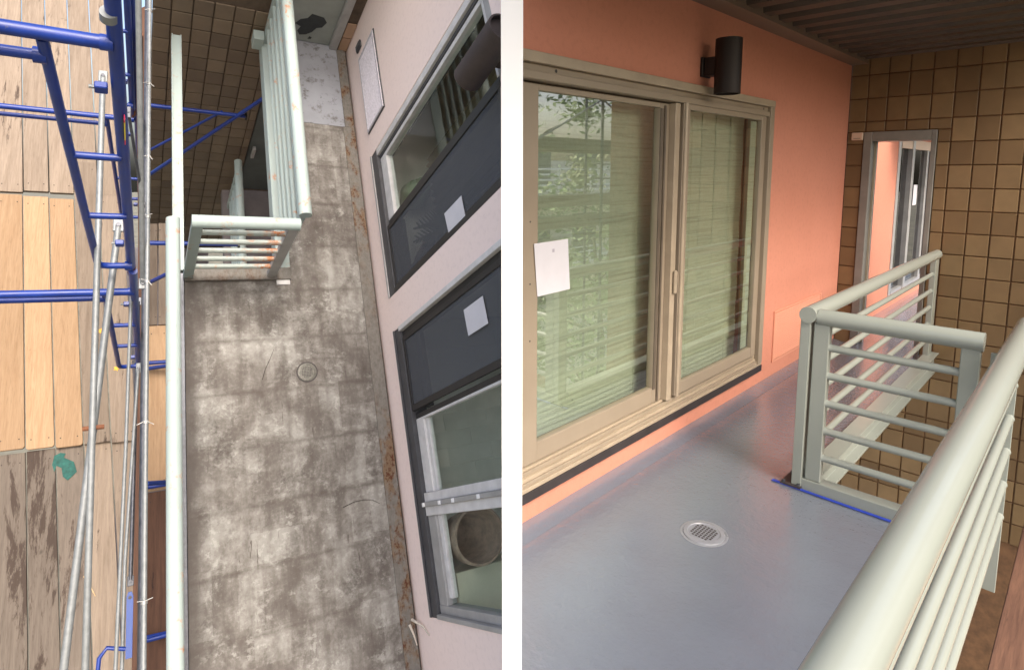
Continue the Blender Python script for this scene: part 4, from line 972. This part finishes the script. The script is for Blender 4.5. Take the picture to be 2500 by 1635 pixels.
def pipe(name, label, pts, r, m, cat='pipe', clamps=(), n=14):
    t = thing(name, label, cat, L, pts[0])
    part(t, 'tube', MB().path(pts, r, n), m, smooth=True)
    P0, P1 = Vector(pts[0]), Vector(pts[-1])
    if name == 'cross_brace':
        for p in (P0, P1):
            e = part(t, 'flattened_end', MB().box(p.x-r*1.5, p.x+r*1.5, p.y-0.035, p.y+0.035, p.z-r*0.5, p.z+r*0.5), m, bevel=0.003)
            part(e, 'bolt', MB().tube((p.x, p.y, p.z-r*1.2), (p.x, p.y, p.z+r*1.2), r*0.7, 8), M['galv_dark'])
    for f in clamps:
        p = P0.lerp(P1, f); d = (P1-P0).normalized()*0.02
        c = part(t, 'tie_wire', MB().tube(p-d*0.4, p+d*0.4, r*1.25, 12), M['wire'], smooth=True)
        part(c, 'wire_end', MB().path([p+Vector((-0.03-0.02*random.random(), random.uniform(-0.02, 0.02), 0.01)), p+Vector((0, 0.006, r*1.3)), p+Vector((0.02+0.025*random.random(), random.uniform(-0.025, 0.02), 0.012))], 0.0022, 6), M['wire'])
    return t
pipe('guard_pipe', 'long galvanised pipe with wire ties running beside the worn handrail', [(0.022, 4.6, 1.2), (0.022, -2.0, 1.2)], 0.0125, M['galv'], clamps=(0.165, 0.26, 0.345, 0.41, 0.475, 0.60, 0.735, 0.93))
pipe('guard_pipe', 'dark pipe just under the wire-tied galvanised pipe', [(0.012, 5.0, 0.4), (0.016, -2.2, 0.4)], 0.022, M['galv_dark'])
pipe('cross_brace', 'pale steel brace tube crossing the blue rungs lengthwise', [(-0.190, 2.32, 2.0), (-0.182, 1.25, 2.02), (-0.19, -0.65, 1.62)], 0.0135, M['galv'], 'brace')
pipe('cross_brace', 'pale steel brace tube slanting to the lower left corner', [(-0.115, 1.62, 1.66), (-0.195, 0.60, 1.60), (-0.285, -0.50, 1.45)], 0.0165, M['galv'], 'brace')
pipe('cross_brace', 'thin pale brace tube over the weathered planks, right of the thick pair', [(-0.055, 1.62, 1.2), (-0.070, 0.55, 1.15), (-0.098, -0.60, 1.1)], 0.009, M['galv'], 'brace')
pipe('cross_brace', 'thin bluish brace tube nearly parallel to its pale neighbour', [(-0.02, 1.15, 0.35), (-0.075, -0.05, 0.45), (-0.080, -0.75, 0.5)], 0.010, M['galv'], 'brace')
pipe('cross_brace', 'pale brace tube leaning along the closest blue leg', [(-0.055, 3.30, 2.9), (0.0, 1.52, 1.02)], 0.015, M['galv'], 'brace')
pipe('cross_brace', 'short dull brace tube beside the far blue leg', [(-0.075, 2.15, 1.95), (0.0, 1.9, 1.32)], 0.008, M['galv_dark'], 'brace')
pipe('cross_brace', 'dull brace tube from the lower blue rungs to the bottom edge', [(-0.03, 1.95, -0.6), (-0.05, 0.2, -0.6), (-0.055, -0.2, -0.6)], 0.014, M['galv_dark'], 'brace')
rv = part(bpy.data.objects['cross_brace'], 'rusty_rivet', MB().tube((-0.235, 0.57, 1.66), (-0.15, 0.57, 1.66), 0.011, 10), M['rusty'])
# rusting standard of the scaffold behind the pipe
pipe('scaffold_post', 'rust-streaked dark scaffold post beside the wire-tied pipe', [(-0.035, 3.05, 1.5), (-0.02, 2.9, -2.2)], 0.022, M['rusty'], 'post')
pipe('scaffold_ledger', 'dark timber ledger along the inner edge of the planks', [(-0.01, 6.0, -1.6), (-0.01, -2.2, -1.6)], 0.035, M['wood_brown'], 'ledger', n=4)

# outrigger brackets reaching into the shaft
def bracket(label, y, x1, zt, zd, xd, extra=None):
    t = thing('outrigger_bracket', label, 'bracket', L, (0.03, y, zd))
    part(t, 'arm', MB().tube((0.03, y, zt), (x1, y, zt), 0.021, 14), bl, smooth=True)
    part(t, 'diagonal', MB().tube((0.05, y-0.01, zd), (xd[0], y-0.01, xd[1]), 0.021, 14), bl, smooth=True)
    if extra: part(t, 'strut', MB().tube((0.05, y+0.03, extra[0]), (extra[1], y+0.03, extra[2]), 0.015, 12), bl, smooth=True)
    part(t, 'cap', MB().box(x1, x1+0.02, y-0.03, y+0.03, zt-0.03, zt+0.03), M['black_frame'])
    return t
bracket('blue triangular outrigger bracket in front of the dark tiled wall', 4.2, 0.95, -0.98, -2.45, (1.08, -0.60), (-1.93, 0.72, -0.99))
bracket('blue outrigger bracket seen through the bars of the short rusting railing', 2.60, 0.80, -0.85, -1.9, (0.30, -1.5))
bracket('blue outrigger bracket below the middle of the long left handrail', 1.75, 0.5, -2.0, -2.2, (0.5, -2.05))
bracket('blue outrigger bracket slanting under the lower part of the left handrail', 0.55, 0.5, -2.18, -1.6, (0.40, -2.1))
bracket('blue outrigger bracket at the lowest visible end of the left handrail', -0.75, 0.5, -1.9, -2.2, (0.45, -1.98))
bp = thing('brace_bracket', 'bright blue flat bracket with a hole at the bottom of the scaffold', 'bracket', L, (-0.04, -0.6, 0.6))
part(bp, 'plate', MB().ext([(-0.062, -0.55), (-0.03, -0.55), (-0.028, -0.24), (-0.036, -0.215), (-0.054, -0.215), (-0.062, -0.24)], 'z', 0.6, 0.606), plain('bright_scaffold_blue', (0.012, 0.055, 0.26), 0.4), bevel=0.001)
part(bp, 'hole', MB().tube((-0.045, -0.245, 0.6062), (-0.045, -0.245, 0.6075), 0.009, 12), M['strip'])
part(bp, 'side_arm', MB().path([(-0.062, -0.50, 0.6), (-0.15, -0.47, 0.6), (-0.185, -0.51, 0.6), (-0.19, -0.58, 0.6)], 0.011, 10), bl, smooth=True)

# ------------------------------------------------------------------ both places end at the added divider: trim what would run through it
bpy.context.view_layer.update()
def root_of(o):
    while o.parent: o = o.parent
    return o
done = {}
for o in list(COL.objects):
    if o.type != 'MESH': continue
    pl = PLACE.get(root_of(o).name)
    if pl is None or pl is WORLD: continue
    s = -1 if pl is LEFT else 1
    mw = o.matrix_world
    xs = [s * (mw @ Vector(c)).x for c in o.bound_box]
    if min(xs) >= 0.0365: continue
    if o.data.users > 1: o.data = o.data.copy()
    inv = mw.inverted()
    co = inv @ Vector((s*0.0365, 0, 0)); no = (mw.to_3x3().transposed() @ Vector((s, 0, 0))).normalized()
    bm = bmesh.new(); bm.from_mesh(o.data)
    bmesh.ops.bisect_plane(bm, geom=bm.verts[:]+bm.edges[:]+bm.faces[:], plane_co=co, plane_no=no, clear_inner=True)
    bm.to_mesh(o.data); n = len(bm.verts); bm.free()
    if n == 0: bpy.data.objects.remove(o, do_unlink=True)
